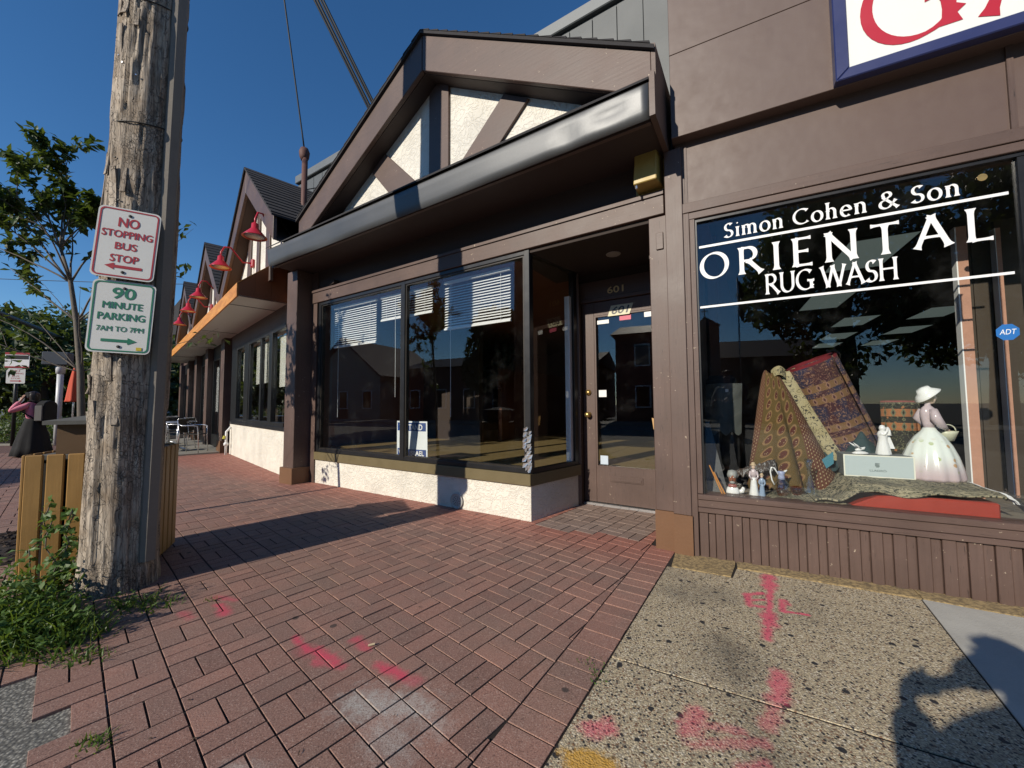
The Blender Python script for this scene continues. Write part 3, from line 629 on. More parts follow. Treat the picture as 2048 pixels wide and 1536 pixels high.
# header band, soffit, roof apron, gutter
boxo('header_beam', brown, mid, -3.86, 1.32, -.035, .22, 2.738, 2.945, .004)
boxo('header_trim', brown, mid, -3.86, 1.32, -.05, -.036, 2.90, 2.93)
boxo('wall_above_header', shade_brown, mid, -4.2, 1.4, .0, .22, 2.947, 3.40)
boxo('soffit', shade_brown, mid, -4.06, 1.38, -.545, .0, 3.225, 3.255)
gut = MB().prism([(-.585, 3.215), (-.56, 3.207), (-.535, 3.215), (-.535, 3.44), (-.60, 3.455), (-.605, 3.43), (-.592, 3.36)], 0, 1)
gut.v = [(-4.09 + y * 5.43 + 0, x, z) for (x, y, z) in gut.v]
gm = MB()   # finely divided so that the dents read
prof = [(-.556, 3.209), (-.572, 3.222), (-.585, 3.27), (-.592, 3.33), (-.598, 3.39), (-.606, 3.44), (-.60, 3.456), (-.55, 3.456)]
nx = 90
for i in range(nx + 1):
    x = -4.09 + 5.43 * i / nx
    for k, (y, z) in enumerate(prof):
        dn = .012 * (noise.noise((x * 1.3, z * 2, 0)) ) * (1 if 0 < k < 6 else 0)
        dn += .02 * max(0, 1 - ((x - 1.05) ** 2 * 40 + (z - 3.36) ** 2 * 160)); dn += .014 * max(0, 1 - ((x - .7) ** 2 * 60 + (z - 3.3) ** 2 * 90))
        sag = -.012 * sin(pi * i / nx); gm.v.append((x, y + dn, z + sag))
for i in range(nx):
    for k in range(len(prof) - 1):
        a = i * len(prof) + k; gm.f.append((a, a + len(prof), a + len(prof) + 1, a + 1))
gm.f.append(tuple(range(len(prof)))); gm.f.append(tuple(nx * len(prof) + k for k in range(len(prof) - 1, -1, -1)))
gm.build('gutter', gutm, mid, True)
boxo('gutter_back', brown, mid, -4.08, 1.335, -.534, -.50, 3.2, 3.45)
ap = MB(); ap.add([(-4.1, -.62, 3.462), (1.345, -.62, 3.462), (1.345, -.25, 3.78), (-4.1, -.25, 3.78), (-4.1, -.62, 3.478), (1.345, -.62, 3.478), (1.345, -.25, 3.80), (-4.1, -.25, 3.80)], [(0, 1, 2, 3), (7, 6, 5, 4), (0, 4, 5, 1), (1, 5, 6, 2), (2, 6, 7, 3), (3, 7, 4, 0)])
ap.build('roof_apron', shing, mid)
# gable
def gable(par, ax, az, half, slope, y0, y1, ypan, fw, zb, mat_p, timbers, ridge=2.2, lend=None, rend=None):
    zl = lambda x: az - slope * abs(x - ax)
    xl = ax - half if lend is None else lend; xr = ax + half if rend is None else rend
    pan = MB().prism([(xl + .1, zb), (xr - .1, zb), (xr - .1, max(zl(xr - .1) - fw, zb + .01)), (ax, az - fw + .02), (xl + .1, max(zl(xl + .1) - fw, zb + .01))], ypan, ypan + .12)
    pan.build('gable_panel', mat_p, par)
    MB().prism([(xl, zl(xl)), (xl, zl(xl) - fw * .85), (ax - .004, az - fw), (ax - .004, az)], y0, y0 + .05).build('fascia_board', brown, par, bevel=.005)
    MB().prism([(ax + .004, az), (ax + .004, az - fw), (xr, zl(xr) - fw * .85), (xr, zl(xr))], y0, y0 + .05).build('fascia_board', brown, par, bevel=.005)
    MB().prism([(xl, zl(xl) - fw * .86), (xl, zl(xl) - fw * .86 + .03), (ax, az - fw + .03), (xr, zl(xr) - fw * .86 + .03), (xr, zl(xr) - fw * .86), (ax, az - fw)], y0 + .051, ypan + .05).build('gable_soffit', shade_brown, par)
    rf = MB(); t = .035
    rf.prism([(xl - .03, zl(xl) + .004 - slope * .03), (ax, az + .004), (xr + .03, zl(xr) + .004 - slope * .03), (xr + .03, zl(xr) + t - slope * .03), (ax, az + t + .01), (xl - .03, zl(xl) + t - slope * .03)], y0 - .03, y1 + ridge)
    roof = rf.build('roof', shing, par)
    # shingle courses as proud strips
    sh = MB()
    for sgn in (-1, 1):
        xe = xl if sgn < 0 else xr; n = int(abs(xe - ax) / .13)
        for k in range(n):
            xa = ax + (xe - ax) * k / n; xb = ax + (xe - ax) * (k + 1) / n
            za, zb2 = zl(xa) + t, zl(xb) + t
            y = y0 - .03 + random.uniform(0, .2)
            sh.add([(xa, y0 - .035, za + .004), (xb, y0 - .035, zb2 + .020), (xb, y1 + ridge, zb2 + .020), (xa, y1 + ridge, za + .004), (xb, y0 - .035, zb2 + .001), (xb, y1 + ridge, zb2 + .001)], [(0, 1, 2, 3), (1, 4, 5, 2), (0, 4, 1)])
    sh.build('shingle_courses', shing, roof)
    for poly in timbers: MB().prism(poly, ypan - .03, ypan + .02).build('timber', brown, par, bevel=.004)
    return zl
GAX, GAZ, GS = -1.0, 5.15, .60
gable(mid, GAX, GAZ, 2.36, GS, -.53, .2, -.30, .40, 3.70, whiteg,
      [[(-1.09, 3.68), (-.80, 3.68), (-.80, 4.66), (-.95, 4.74), (-1.09, 4.68)],
       [(-.66, 3.68), (-.18, 3.68), (.20, 4.04), (-.08, 4.21)],
       [(-1.72, 3.68), (-1.26, 3.68), (-1.83, 4.24), (-2.09, 4.10)]], lend=-3.38, rend=1.35)
MB().prism([(1.352, 3.50), (1.352, 3.80), (1.352 + .03, 3.79), (1.352 + .03, 3.49)], -.53, .12).build('gable_return', brown, mid)
boxo('gable_return_lower', brown, mid, 1.3455, 1.385, -.60, .0, 3.2, 3.53)
# parapet behind the gable: standing-seam metal with coping
boxo('parapet_wall', greym, mid, -5.95, 1.9, .82, 1.0, 3.4, 5.74)
for k in range(27): boxo('parapet_panel', greym, mid, -5.94 + k * .29, -5.94 + k * .29 + .278, .800, .819, 3.6, 5.70)
boxo('parapet_coping', plain('coping_metal', (.13, .14, .145), .5, .1, 2, 0, .2), mid, -5.99, 1.95, .76, 1.04, 5.742, 5.90, .01)
boxo('roof_deck', shing, mid, -5.9, 1.9, 1.05, 7.0, 3.3, 3.5)
# columns
col = MB().box(-4.18, -3.90, -.255, .10, .0, 3.222).build('column', brownv, mid, bevel=.006)
boxo('column_base', tanb, col, -4.21, -3.865, -.29, .13, -.03, .235, .006)
boxo('column_return', brownv, mid, -3.90, -3.752, -.02, .25, .0, 3.22)
pil = MB().box(1.205, 1.345, -.075, .15, .30, 2.70).build('pilaster', brownv, mid, bevel=.004)
pil2 = MB().box(1.346, 1.475, -.125, .15, .30, 3.2).build('pilaster', brownv, mid, bevel=.004)
boxo('pilaster_base', tanb, pil, 1.20, 1.347, -.083, .16, -.03, .30); boxo('pilaster_base', tanb, pil2, 1.349, 1.482, -.133, .16, -.03, .30)
boxo('junction_plate', brown, mid, 1.262, 1.318, -.088, -.0755, 2.42, 2.56, .003)
boxo('pilaster_wall', brownv, mid, 1.206, 1.48, .151, 1.3, -.02, 3.2)
# entry: ceiling, door wall, door
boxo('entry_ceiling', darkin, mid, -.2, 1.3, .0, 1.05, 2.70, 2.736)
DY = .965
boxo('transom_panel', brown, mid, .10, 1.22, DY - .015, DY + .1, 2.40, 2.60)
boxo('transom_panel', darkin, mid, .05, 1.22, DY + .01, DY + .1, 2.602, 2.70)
dj = MB(); dj.box(.105, .17, DY - .035, DY + .09, -.02, 2.40).box(.17, 1.2, DY - .03, DY + .09, 2.355, 2.399)
dj.slab([(SX - .01, SY - .02), (SX + .035, SY + .0), (.14, DY - .03), (.06, DY - .03)], -.02, 2.7); dj.build('door_frame', brownv, mid, bevel=.004)
boxo('threshold', alum, mid, .17, 1.22, DY - .04, DY + .1, -.01, .022)
door = MB()
door.box(.178, .325, DY, DY + .045, .03, 2.35).box(1.0, 1.13, DY, DY + .045, .03, 2.35).box(.326, .999, DY, DY + .045, .03, .43).box(.326, .999, DY, DY + .045, 2.19, 2.35)
dr = door.build('door', brownv, mid, bevel=.003)
boxo('pane', glassM, dr, .326, .999, DY + .02, DY + .026, .43, 2.19)
bead = MB(); bead.box(.326, .345, DY + .003, DY + .03, .43, 2.19).box(.345, .999, DY + .003, DY + .03, .43, .447).box(.345, .999, DY + .003, DY + .03, 2.173, 2.19)
bead.build('glazing_bead', brownv, dr)
kn = MB().lathe([(.034, 0), (.034, .008), (.014, .012), (.013, .03), (.026, .04), (.032, .055), (.028, .068), (.0001, .072)], 18); kn.v = [(x + .245, DY - z, y + 1.03) for (x, y, z) in kn.v]; kn.build('door_knob', brass, dr, True)
kn = MB().lathe([(.036, 0), (.034, .014), (.022, .018), (.020, .026), (.0001, .026)], 18); kn.v = [(x + .245, DY - z, y + 1.29) for (x, y, z) in kn.v]; kn.build('deadbolt', brass, dr, True)
ms = MB().box(.49, .85, DY - .008, DY - .0005, .275, .345); ms.box(.505, .835, DY - .013, DY - .0085, .287, .325); ms.build('mail_slot', brownv, dr, bevel=.002)
plate = NT('cream_number_plate', .5); plate.col((.62, .58, .40))
mb = MB().prism([(.495, 2.165), (.745, 2.165), (.79, 2.285), (.535, 2.285)], DY - .004, DY - .0005); np_ = mb.build('number_plate', plate.m, dr)
text_mb('601', .545, .745, 2.185, 2.265, DY - .0055, shear=.25, heavy=1.2).build('number', blackp, dr)
for (x0, x1, z0, z1, c) in ((.36, .50, 2.09, 2.135, whitep), (.625, .755, 2.105, 2.165, plain('pink_sticker', (.55, .10, .16), .5, .2, 20, 0)), (.90, .995, 2.11, 2.17, whitep), (.365, .455, 1.235, 1.315, whitep), (.37, .46, .46, .56, plain('blue_white_sticker', (.5, .58, .66), .5, .15, 30, 0))):
    boxo('sticker', c, dr, x0, x1, DY + .0175, DY + .0195, z0, z1)
MB().prism([(.97, .88), (.998, .86), (.998, .99), (.955, 1.0)], DY + .010, DY + .0125).build('tape_scrap', plain('tan_tape', (.5, .3, .12), .5, .1, 9, 0), dr)
text_mb('601', .505, .69, 2.425, 2.50, DY - .03, .012, .01, heavy=.8).build('brass_number', plain('gold_paint', (.62, .46, .20), .4, .1, 20, 0), mid)
lt = MB().lathe([(.075, 0), (.07, -.006), (.0001, -.008)], 18, (.72, .5, 2.699)); lt.build('ceiling_light', plain('frosted_disc', (.35, .33, .30), .5, .05, 5, 0), mid)
boxo('wall_bracket', brown, mid, 1.12, 1.205, .3, .5, 2.5, 2.53); boxo('wall_bracket', brown, mid, 1.16, 1.205, .3, .5, 2.42, 2.45)
# interior of the empty shop
flm = NT('worn_wood_floor', .45); fc = flm.co('Object', (1, 7, 1)); fn = flm.noise(fc, 3, 5); flm.col(flm.mix(fn, (.16, .11, .045), (.27, .20, .09)))
MB().slab([(-4.6, .17), (-.06, .17), (.06, .86), (.06, 7.5), (-4.6, 7.5)], .34, .42).build('shop_floor', flm.m, mid); boxo('shop_floor', flm.m, mid, .062, 1.45, 1.10, 7.5, .34, .418)
boxo('back_wall', warmin, mid, -4.6, 3.0, 7.5, 7.6, .3, 3.0); boxo('side_wall', warmin, mid, -4.7, -4.6, .3, 7.5, .3, 3.0)
boxo('side_wall', warmin, mid, 1.5, 1.6, 1.35, 7.5, .0, 3.0); boxo('shop_ceiling', warmin, mid, -4.7, 1.6, .225, 7.6, 2.745, 2.80)
boxo('inner_partition', plain('red_brown_partition', (.10, .032, .014), .6, .15, 3, 0), mid, -2.6, -2.5, 3.2, 7.4, .42, 1.9)
boxo('white_jamb', whitep, mid, .07, .13, .70, .77, .46, 2.4)
# venetian blinds, each slat its own part
slm = plain('white_blind_slat', (.8, .8, .78), .5, .05, 6, 0); slme = {}
def blind(x0, x1, z0, z1, label, wand=None):
    b = ft('venetian_blind', FM, label, 'window blind', x0, .12, z0, group='white blinds inside the empty shop')
    w = x1 - x0; n = int((z1 - z0) / .032)
    key = round(w, 3)
    me = MB().add([(0, -.010, -.011), (w, -.010, -.011), (w, .010, .009), (0, .010, .009)], [(0, 1, 2, 3)]).mesh('slat', slm)
    for k in range(n): link_mesh('slat', me, b, (0, 0, .03 + k * .032), (0, random.uniform(-.004, .004), 0))
    boxo('bottom_rail', slm, b, -.003, w + .003, -.014, .014, -.004, .016); boxo('head_rail', slm, b, -.003, w + .003, -.018, .018, z1 - z0 + .02, z1 - z0 + .05)
    cd = MB()
    for x in (.12, w - .12): cd.tube([(x, -.014, .0), (x, -.014, z1 - z0)], .0018, 5)
    if wand: cd.tube([(wand, -.02, z1 - z0), (wand + .01, -.02, -.55), (wand + .012, -.02, -1.05)], .003, 5)
    cd.build('cord', slm, b)
blind(-3.50, -2.53, 2.03, 2.60, 'white venetian blind half lowered, leftmost behind the left pane', .12)
blind(-2.42, -1.46, 2.31, 2.60, 'short white venetian blind raised high behind the black window mullion', .30)
blind(-1.25, -.30, 2.06, 2.60, 'white venetian blind half lowered at right, nearest the bay corner', .10)
# poster leaning in the window
po = ft('window_poster', FM, 'blue and white poster reading WE STAND WITH ISRAEL leaning behind the mullion', 'poster', -2.19, .13, .475)
pw, ph = .56, .47
curve = lambda x, z: .03 + .05 * (z / ph) - .028 * sin(pi * x / pw)
def psheet(x0, x1, z0, z1, off): return MB().grid(lambda a, b: (x0 + (x1 - x0) * a + .06 * (1 - (z0 + (z1 - z0) * b) / ph) , curve(x0 + (x1 - x0) * a, z0 + (z1 - z0) * b) - off, z0 + (z1 - z0) * b), 10, 10)
ps = psheet(0, pw, 0, ph, 0).build('sheet', plain('poster_white', (.72, .78, .80), .4, .04, 3, 0), po, True)
navy = plain('poster_navy', (.015, .05, .20), .4, .05, 5, 0)
psheet(.02, pw - .02, ph - .125, ph - .02, .003).build('blue_band', navy, po, True); psheet(.02, pw - .02, .022, .115, .003).build('blue_band', navy, po, True)
for (s_, a, b, z0, z1) in (('WE STAND', .07, .49, ph - .11, ph - .04), ('WITH ISRAEL', .05, .51, .04, .098)):
    m = text_mb(s_, a, b, z0, z1, 0, heavy=1.3); m.v = [(x + .06 * (1 - z / ph), curve(x, z) - .0065, z) for (x, y, z) in m.v]; m.build('lettering', vinyl, po)
# alarm box, round vent
al = ft('alarm_box', FM, 'yellowed metal alarm bell box under the gable eave', 'alarm box', 1.21, -.0005, 2.98)
yb = plain('yellowed_enamel', (.42, .30, .085), .45, .2, 10, .1)
m = MB(); m.add([(-.10, -.17, .0), (.085, -.17, 0), (.11, 0, -.01), (-.10, 0, -.01), (-.085, -.155, .30), (.085, -.155, .30), (.11, 0, .32), (-.10, 0, .32)], [(3, 2, 1, 0), (4, 5, 6, 7), (0, 1, 5, 4), (1, 2, 6, 5), (2, 3, 7, 6), (3, 0, 4, 7)])
m.build('cover', yb, al, bevel=.006); boxo('back_plate', yb, al, -.12, .125, .0, .0003, -.02, .33)
sc = MB().tube([(-.08, -.15, -.006), (-.08, -.15, -.03)], .010, 6); sc.build('screw', alum, al)
vg = ft('vent_grate', FM, 'round perforated white vent cover at the foot of the stucco wall', 'vent cover', -.945, -.001, .085)
m = MB().lathe([(.075, 0), (.088, .012), (.088, .022), (.078, .026), (.072, .016), (.0001, .016)], 26); m.v = [(x, -z, y) for (x, y, z) in m.v]; m.build('ring', plain('grey_white_vent', (.42, .42, .39), .6, .2, 20, .2), vg, 'auto')
m = MB()
for r, n in ((.0, 1), (.025, 6), (.048, 11)):
    for k in range(n):
        q = 2 * pi * k / n; cx, cz = r * cos(q), r * sin(q); m.add([(cx + .007 * cos(t * pi / 3), -.0175, cz + .007 * sin(t * pi / 3)) for t in range(6)], [tuple(range(6))])
m.build('hole', rubber, vg)
# ================================================================== RUG SHOP (right building)
rug = ft('rug_shop', FR, 'brown panelled rug shop with white lettering on its big display window', 'building')
XR = 4.2
upp = boxo('upper_panel', panelm, rug, -.105, XR, -.10, .25, 3.933, 5.6, .003)
boxo('upper_panel', panelm, rug, -.105, XR, -.102, .25, 3.245, 3.928, .003)
boxo('lower_panel', panelm, rug, -.09, 1.715, .0, .25, 2.735, 3.30); boxo('lower_panel', panelm, rug, 1.745, XR, -.002, .25, 2.735, 3.30)
boxo('panel_joint', brownv, rug, 1.716, 1.744, -.012, .2, 2.735, 3.244)
for k in range(4): boxo('corner_flashing', brownv, rug, -.088 + k * .022, -.072 + k * .022, -.006, -.0005, 2.74, 3.24)
boxo('window_header', brown, rug, -.06, XR, -.028, .2, 2.655, 2.733, .003); boxo('window_header', brown, rug, -.06, XR, -.018, .15, 2.60, 2.653, .003)
boxo('window_post', brownv, rug, -.055, -.002, -.022, .2, -.02, 2.653, .003); boxo('window_post', brownv, rug, .0, .036, -.014, .15, .47, 2.60, .002)
boxo('sill', brown, rug, .0, XR, -.035, .12, .43, .468, .003); boxo('sill', brown, rug, .0, XR, -.022, .12, .372, .428, .003)
boxo('sill', brown, rug, .0, XR, -.03, .0, .335, .370, .003)
bk = boxo('board_backing', brownv, rug, -.0015, XR, .012, .06, -.03, .37)
x = .004; k = 0
while x < 4.1:
    w = .047 if k % 2 else .062
    boxo('board', brownv, rug, x + .002, x + w - .002, (-.012 if k % 2 == 0 else -.001), .011, -.03, .334, .0025); x += w; k += 1
# window frame, pane and lettering
wf2 = MB().box(.037, .05, .0, .06, .469, 2.598).box(1.735, 1.775, .005, .05, .469, 2.598).box(.05, XR, .0, .05, 2.575, 2.598).build('display_window', blackf, rug)
boxo('pane', glassR, wf2, .05, 1.735, .025, .031, .469, 2.575); boxo('pane', glassR, wf2, 1.775, XR, .025, .031, .469, 2.575)
let = MB(); GY = .0235
lettering(let, 'Simon Cohen & Son', .235, 1.505, 2.415, .112, GY, .145, .06, 1.0)
lettering(let, 'ORIENTAL', .065, 1.635, 2.115, .205, GY, .155, .05, .95)
lettering(let, 'RUG WASH', .485, 1.205, 1.942, .148, GY, .15, .05, .74)
let.box(.062, 1.70, GY - .0012, GY - .0002, 2.368, 2.386); let.box(.055, 1.70, GY - .0012, GY - .0002, 1.892, 1.908)
let.build('lettering', vinyl, wf2)
st = MB().prism([(1.655 + .05 * cos(radians(22.5 + 45 * i)), 1.555 + .05 * sin(radians(22.5 + 45 * i))) for i in range(8)], GY - .001, GY - .0002); st.build('alarm_sticker', plain('blue_sticker', (.02, .14, .42), .4, .05, 9, 0), wf2)
text_mb('ADT', 1.622, 1.69, 1.542, 1.572, GY - .0018, bold=.03, shear=.2).build('alarm_sticker_lettering', vinyl, wf2)
kk = MB().lathe([(.022, 0), (.022, .006), (.0001, .006)], 14); kk.v = [(x + 1.60, GY - z * .3, y + 2.50) for (x, y, z) in kk.v]; kk.build('suction_hook', brass, wf2)
# interior
carp = plain('dark_shop_carpet', (.035, .022, .016), .95, .3, 6, 0)
boxo('shop_floor', carp, rug, .0, 9, 1.35, 14, -.02, .05); boxo('display_deck', plain('deck_boards', (.22, .19, .15), .7, .2, 6, .1), rug, .01, XR, .07, 1.4, .30, .455)
boxo('shop_ceiling', plain('dim_ceiling_tile', (.10, .10, .095), .9, .1, 2, 0), rug, -.1, 9, .21, 14, 3.02, 3.1)
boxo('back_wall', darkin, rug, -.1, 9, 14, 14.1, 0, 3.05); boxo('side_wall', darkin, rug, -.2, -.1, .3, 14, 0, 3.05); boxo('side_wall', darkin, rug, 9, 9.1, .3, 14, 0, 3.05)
boxo('roof_deck', shing, rug, -.1, 9, .26, 14, 3.2, 3.4)
tl = emis('fluorescent_diffuser', (.45, .56, .52), .16)
for (x, y, lab) in ((1.85, 2.95, 'largest pale ceiling light panel behind the letters of the rug shop window'), (1.95, 5.55, 'pale ceiling light panel above the dark red rug roll, left row front'), (2.95, 8.0, 'second pale ceiling light panel of the left row in the rug shop'), (3.15, 10.3, 'third pale ceiling light panel of the left row, above the rug rolls'), (4.2, 7.7, 'widest pale ceiling light panel left of the pink post'), (4.45, 10.0, 'small pale ceiling light panel in the middle of the right row'), (3.3, 12.3, 'farthest small pale ceiling light panel of the left row'), (4.6, 12.4, 'farthest small pale ceiling light panel of the right row')):
    t = ft('ceiling_light', FR, lab, 'ceiling light', x, y, 3.0, group='ceiling light panels inside the rug shop')
    boxo('diffuser', tl, t, -.30, .30, -.60, .60, -.006, .0); fr = MB()
    fr.box(-.33, .33, -.63, -.601, -.012, .015).box(-.33, .33, .601, .63, -.012, .015).box(-.33, -.301, -.6, .6, -.012, .015).box(.301, .33, -.6, .6, -.012, .015); fr.build('frame', darkin, t)
pinkw = plain('peeling_pink_paint', (.42, .22, .15), .6, .25, 12, .2)
for (x, lab) in ((1.79, 'peeling pink painted post behind the lady figurine'), (2.05, 'narrow pink post right of the brown panels in the rug shop')):
    t = ft('window_post_pink', FR, lab, 'post', x, .78 if x < 1.9 else .95, .456)
    boxo('shaft', pinkw, t, -.028 if x < 1.9 else -.013, .028 if x < 1.9 else .013, -.03, .03, 0, 2.0); boxo('edge_strip', whitep, t, -.036 if x < 1.9 else -.018, -.0285 if x < 1.9 else -.0135, -.034, .03, 0, 2.0)
t = ft('panelled_screen', FR, 'dark brown panelled screen between the two pink posts', 'screen', 1.84, 1.0, .456)
scm = plain('screen_brown', (.05, .036, .024), .5, .2, 3, 0)
for k in range(2): boxo('panel', scm, t, .0 + k * .10, .095 + k * .10, 0, .03, 0, 1.95)
t = ft('panelled_screen', FR, 'tall dark brown panel right of the narrow pink post', 'screen', 2.09, 1.05, .456); boxo('panel', scm, t, 0, .5, 0, .03, 0, 2.1); boxo('panel', scm, t, .51, 1.2, 0, .03, 0, 2.1)
# ---- rugs
rm_gold = rug_mat('gold_medallion_rug', (.105, .066, .016), (.11, .036, .017), (.085, .02, .011), (.23, .135, .055), 0)
rm_dark = rug_mat('red_blue_rug', (.055, .016, .022), (.20, .11, .05), (.022, .022, .055), (.27, .15, .10), 1, .34)
rm_cream = rug_mat('cream_floral_rug', (.42, .36, .20), (.05, .05, .05), (.46, .40, .24), (.04, .04, .035), 2)
rm_flor = rug_mat('black_floral_rug', (.015, .018, .012), (.36, .15, .06), (.02, .02, .016), (.16, .16, .09), 2, .4)
rm_beige = rug_mat('beige_folded_rug', (.40, .35, .23), (.13, .12, .08), (.30, .27, .18), (.05, .055, .04), 1, None, 2.6)
def fold(a): return .085 * cos(a * pi * 4.4) + .05 * sin(a * 19) - .16 * math.exp(-((a - .56) / .05) ** 2)
gr = ft('draped_rug', FR, 'olive gold rug with rows of medallions draped in a tall cone', 'rug', .60, .62, .456)
def gfn(a, b):           # a across, b down from the top
    ang = radians(215 + 130 * (a)) ; h = 1 - b; r = .05 + .29 * b ** .85
    sq = 1 + fold(a) * b * 1.6
    x = r * sq * cos(ang) * 1.0 + .055 * b - .055 * (1 - b); y = r * sq * sin(ang) * .75
    return (x, y, .96 * h + (.0 if b > .02 else .0) + .015 * sin(a * 9) * (1 - b))
m = MB().grid(gfn, 46, 40, lambda a, b: ((b * .93 + a * .42), (a * .62 - .02 + b * .12)))
o = m.build('sheet', rm_gold, gr, True); sm = o.modifiers.new('solid', 'SOLIDIFY'); sm.thickness = .008; sm.offset = 1
m = MB().grid(lambda a, b: ((-.05 + .10 * a) + .01, -.02 - .045 * sin(pi * a) , .90 + .075 * b + .03 * sin(pi * a)), 10, 4, lambda a, b: (a * .2, b * .1)); m.build('folded_corner', rm_cream, gr, True)
def roll(name, label, p0, p1, r, mat, turns=1.7, squash=1.0, vsc=1.0, edge=None):
    t = ft(name, FR, label, 'rug', *p0[:2], p0[2]); d = Vector(p1) - Vector(p0); L = d.length; z = d.normalized(); xx = z.cross(Vector((0, 1, 0))).normalized(); yy = z.cross(xx)
    def fn(a, b):
        q = a * turns * 2 * pi; rr = r * (1 - .32 * a) + .004 * sin(7 * q)
        v = xx * (rr * cos(q + 2.4)) + yy * (rr * sin(q + 2.4) * squash) + z * (L * b); return v
    m = MB().grid(fn, 60, 16, lambda a, b: (a * turns * 2 * pi * r * .85, b * L * vsc))
    o = m.build('roll', mat, t, True); s = o.modifiers.new('solid', 'SOLIDIFY'); s.thickness = .009
    if edge: MB().grid(lambda a, b: fn(a, 1.0 + .022 * b) , 60, 1).build('bound_edge', edge, t, True)
    return t
redm = plain('dark_red_binding', (.16, .012, .02), .9, .2, 20, .2)
roll('rolled_rug', 'dark red and navy patterned rug roll leaning behind the draped gold rug', (1.22, .82, .52), (.84, .66, 1.47), .19, rm_dark, 1.6, .7, 1.0, redm)
roll('rolled_rug', 'cream rug roll with black vines squeezed between gold and dark red rugs', (1.10, .74, .50), (.66, .66, 1.41), .085, rm_cream, 1.5, .6)
roll('rolled_rug', 'dark floral rug roll standing upright behind the small white figurine', (1.55, 1.28, .46), (1.56, 1.30, 1.15), .135, rm_flor, 1.6, .6, 1.0, redm)
t = ft('folded_rug', FR, 'beige patterned rug with white fringe draped over a red block in the window', 'rug', .72, .10, .456)
def dr_(a, b):     # a along the window, b from the front lower edge up and over to the back
    x = .0 + .90 * a; lift = min(1, max(0, (a - .12) / .16)); lift = lift * lift * (3 - 2 * lift)
    f = (b / .35) if b < .35 else 1.0; bk_ = 0 if b < .35 else (b - .35) / .65
    front = .10 * lift + .02 + .012 * sin(a * 21) + .018 * sin(a * 8 + 1); top = .155 * lift + .035 * (1 - lift) + .010 * noise.noise((a * 9, b * 6, 1))
    z = front + (top - front) * sin(f * pi / 2) if b < .35 else top + .006 * noise.noise((a * 12, b * 9, 3))
    y = -.055 * (1 - f) * (1 - .2 * lift) + .03 * f + bk_ * .78 + .012 * sin(a * 17) * (1 - f); return (x, y, z)
m = MB().grid(dr_, 60, 24, lambda a, b: (a * .95, b * .75)); o = m.build('sheet', rm_beige, t, True); s = o.modifiers.new('solid', 'SOLIDIFY'); s.thickness = .012; s.offset = -1
m = MB()
for k in range(60):
    b = k / 60 * .9; p = Vector(dr_(1, b)); q = p + Vector((.03 + .012 * random.random(), random.uniform(-.006, .006), -.02 - .03 * random.random())); m.tube([p, (p + q) / 2 + Vector((.006, 0, .004)), q], .003, 4)
m.build('fringe', whitep, t)
m = MB().grid(lambda a, b: (-.28 + .46 * a, -.045 + .22 * b + .02 * sin(a * 7), .008 + .012 * abs(noise.noise((a * 5, b * 3, 7))) + .03 * a * b), 20, 10, lambda a, b: (a * .5, b * .3)); m.build('trailing_corner', rm_beige, t, True)
rb = ft('red_block', FR, 'long red wooden block under the folded beige rug', 'block', .90, .075, .456)
m = MB().prism([(.0, 0), (.70, 0), (.70, .095), (.30, .10), (.16, .085)], 0, .60); m.build('block', plain('red_lacquer', (.30, .028, .012), .45, .25, 9, .1), rb, bevel=.008)
cl = ft('plastic_wrap', FR, 'crumpled clear plastic wrap at the end of the folded beige rug', 'plastic wrap', 1.66, .08, .456)
pl = glass_mat('clear_plastic', (.93, .94, .95), 1.5, .02, .25)
m = MB().grid(lambda a, b: (.0 + .32 * a, .0 + .5 * b, max(.01, .16 * (1 - a) * (1 - .3 * b) + .05 * noise.noise((a * 7, b * 9, 2)))), 26, 30); m.build('sheet', pl, cl)
cr = ft('rolled_rug', FR, 'dark rug roll wrapped in plastic lying at the window right end', 'rug', 2.0, .35, .456); m = MB().tube([(0, .0, .09), (.9, -.10, .09)], .085, 18); m.build('roll', plain('dark_grey_wool', (.03, .034, .036), .6, .3, 20, .2), cr, True)
tc = ft('teal_cloth', FR, 'dark teal cloth heaped between the rug rolls and the pale box', 'cloth', 1.05, .58, .60)
def tcf(a, b):
    x = -.16 + .36 * a; y = -.06 + .24 * b; z = .30 * math.exp(-((a - .70) ** 2 / .08 + (b - .6) ** 2 / .2)) + .16 * max(0, 1 - a * 1.6) * .3 + .06 * noise.noise((a * 6, b * 5, 4)); return (x, y, max(.004, z) + .10 * (1 - a) * b)
m = MB().grid(tcf, 30, 20); m.build('sheet', plain('dark_teal_cloth', (.02, .045, .05), .9, .4, 14, .4), tc, True)
m = MB().grid(lambda a, b: (-.20 + .07 * a, -.09 - .02 * a, .02 + .09 * b + .07 * a), 5, 4); m.build('blue_flap', plain('bright_teal_cloth', (.04, .17, .23), .8, .2, 14, .2), tc, True)
pp = ft('wrapped_rug', FR, 'grey paper wrapped bundle standing in the left of the rug window', 'parcel', .19, .85, .456)
m = MB().grid(lambda a, b: (-.15 + .30 * a + .02 * b, -.10 * sin(pi * a) + .012 * noise.noise((a * 4, b * 6, 0)), .42 + .46 * b + .02 * sin(a * 19) * (1 - b)), 22, 18); o = m.build('paper', plain('grey_paper', (.11, .12, .115), .7, .15, 8, .3), pp, True)
m = MB().lathe([(.13, 0), (.14, .2), (.13, .92), (.10, .96)], 20, (0, .06, 0), 1, .6); m.build('rolled_core', plain('black_floral_core', (.012, .012, .014), .8, .6, 16, .2), pp, True)
boxo('price_label', whitep, pp, .03, .055, -.107, -.104, .80, .826)
bb = ft('bubble_bag', FR, 'crumpled silvery bag of folded dark rug behind the small figurines', 'bag', .38, .42, .456)
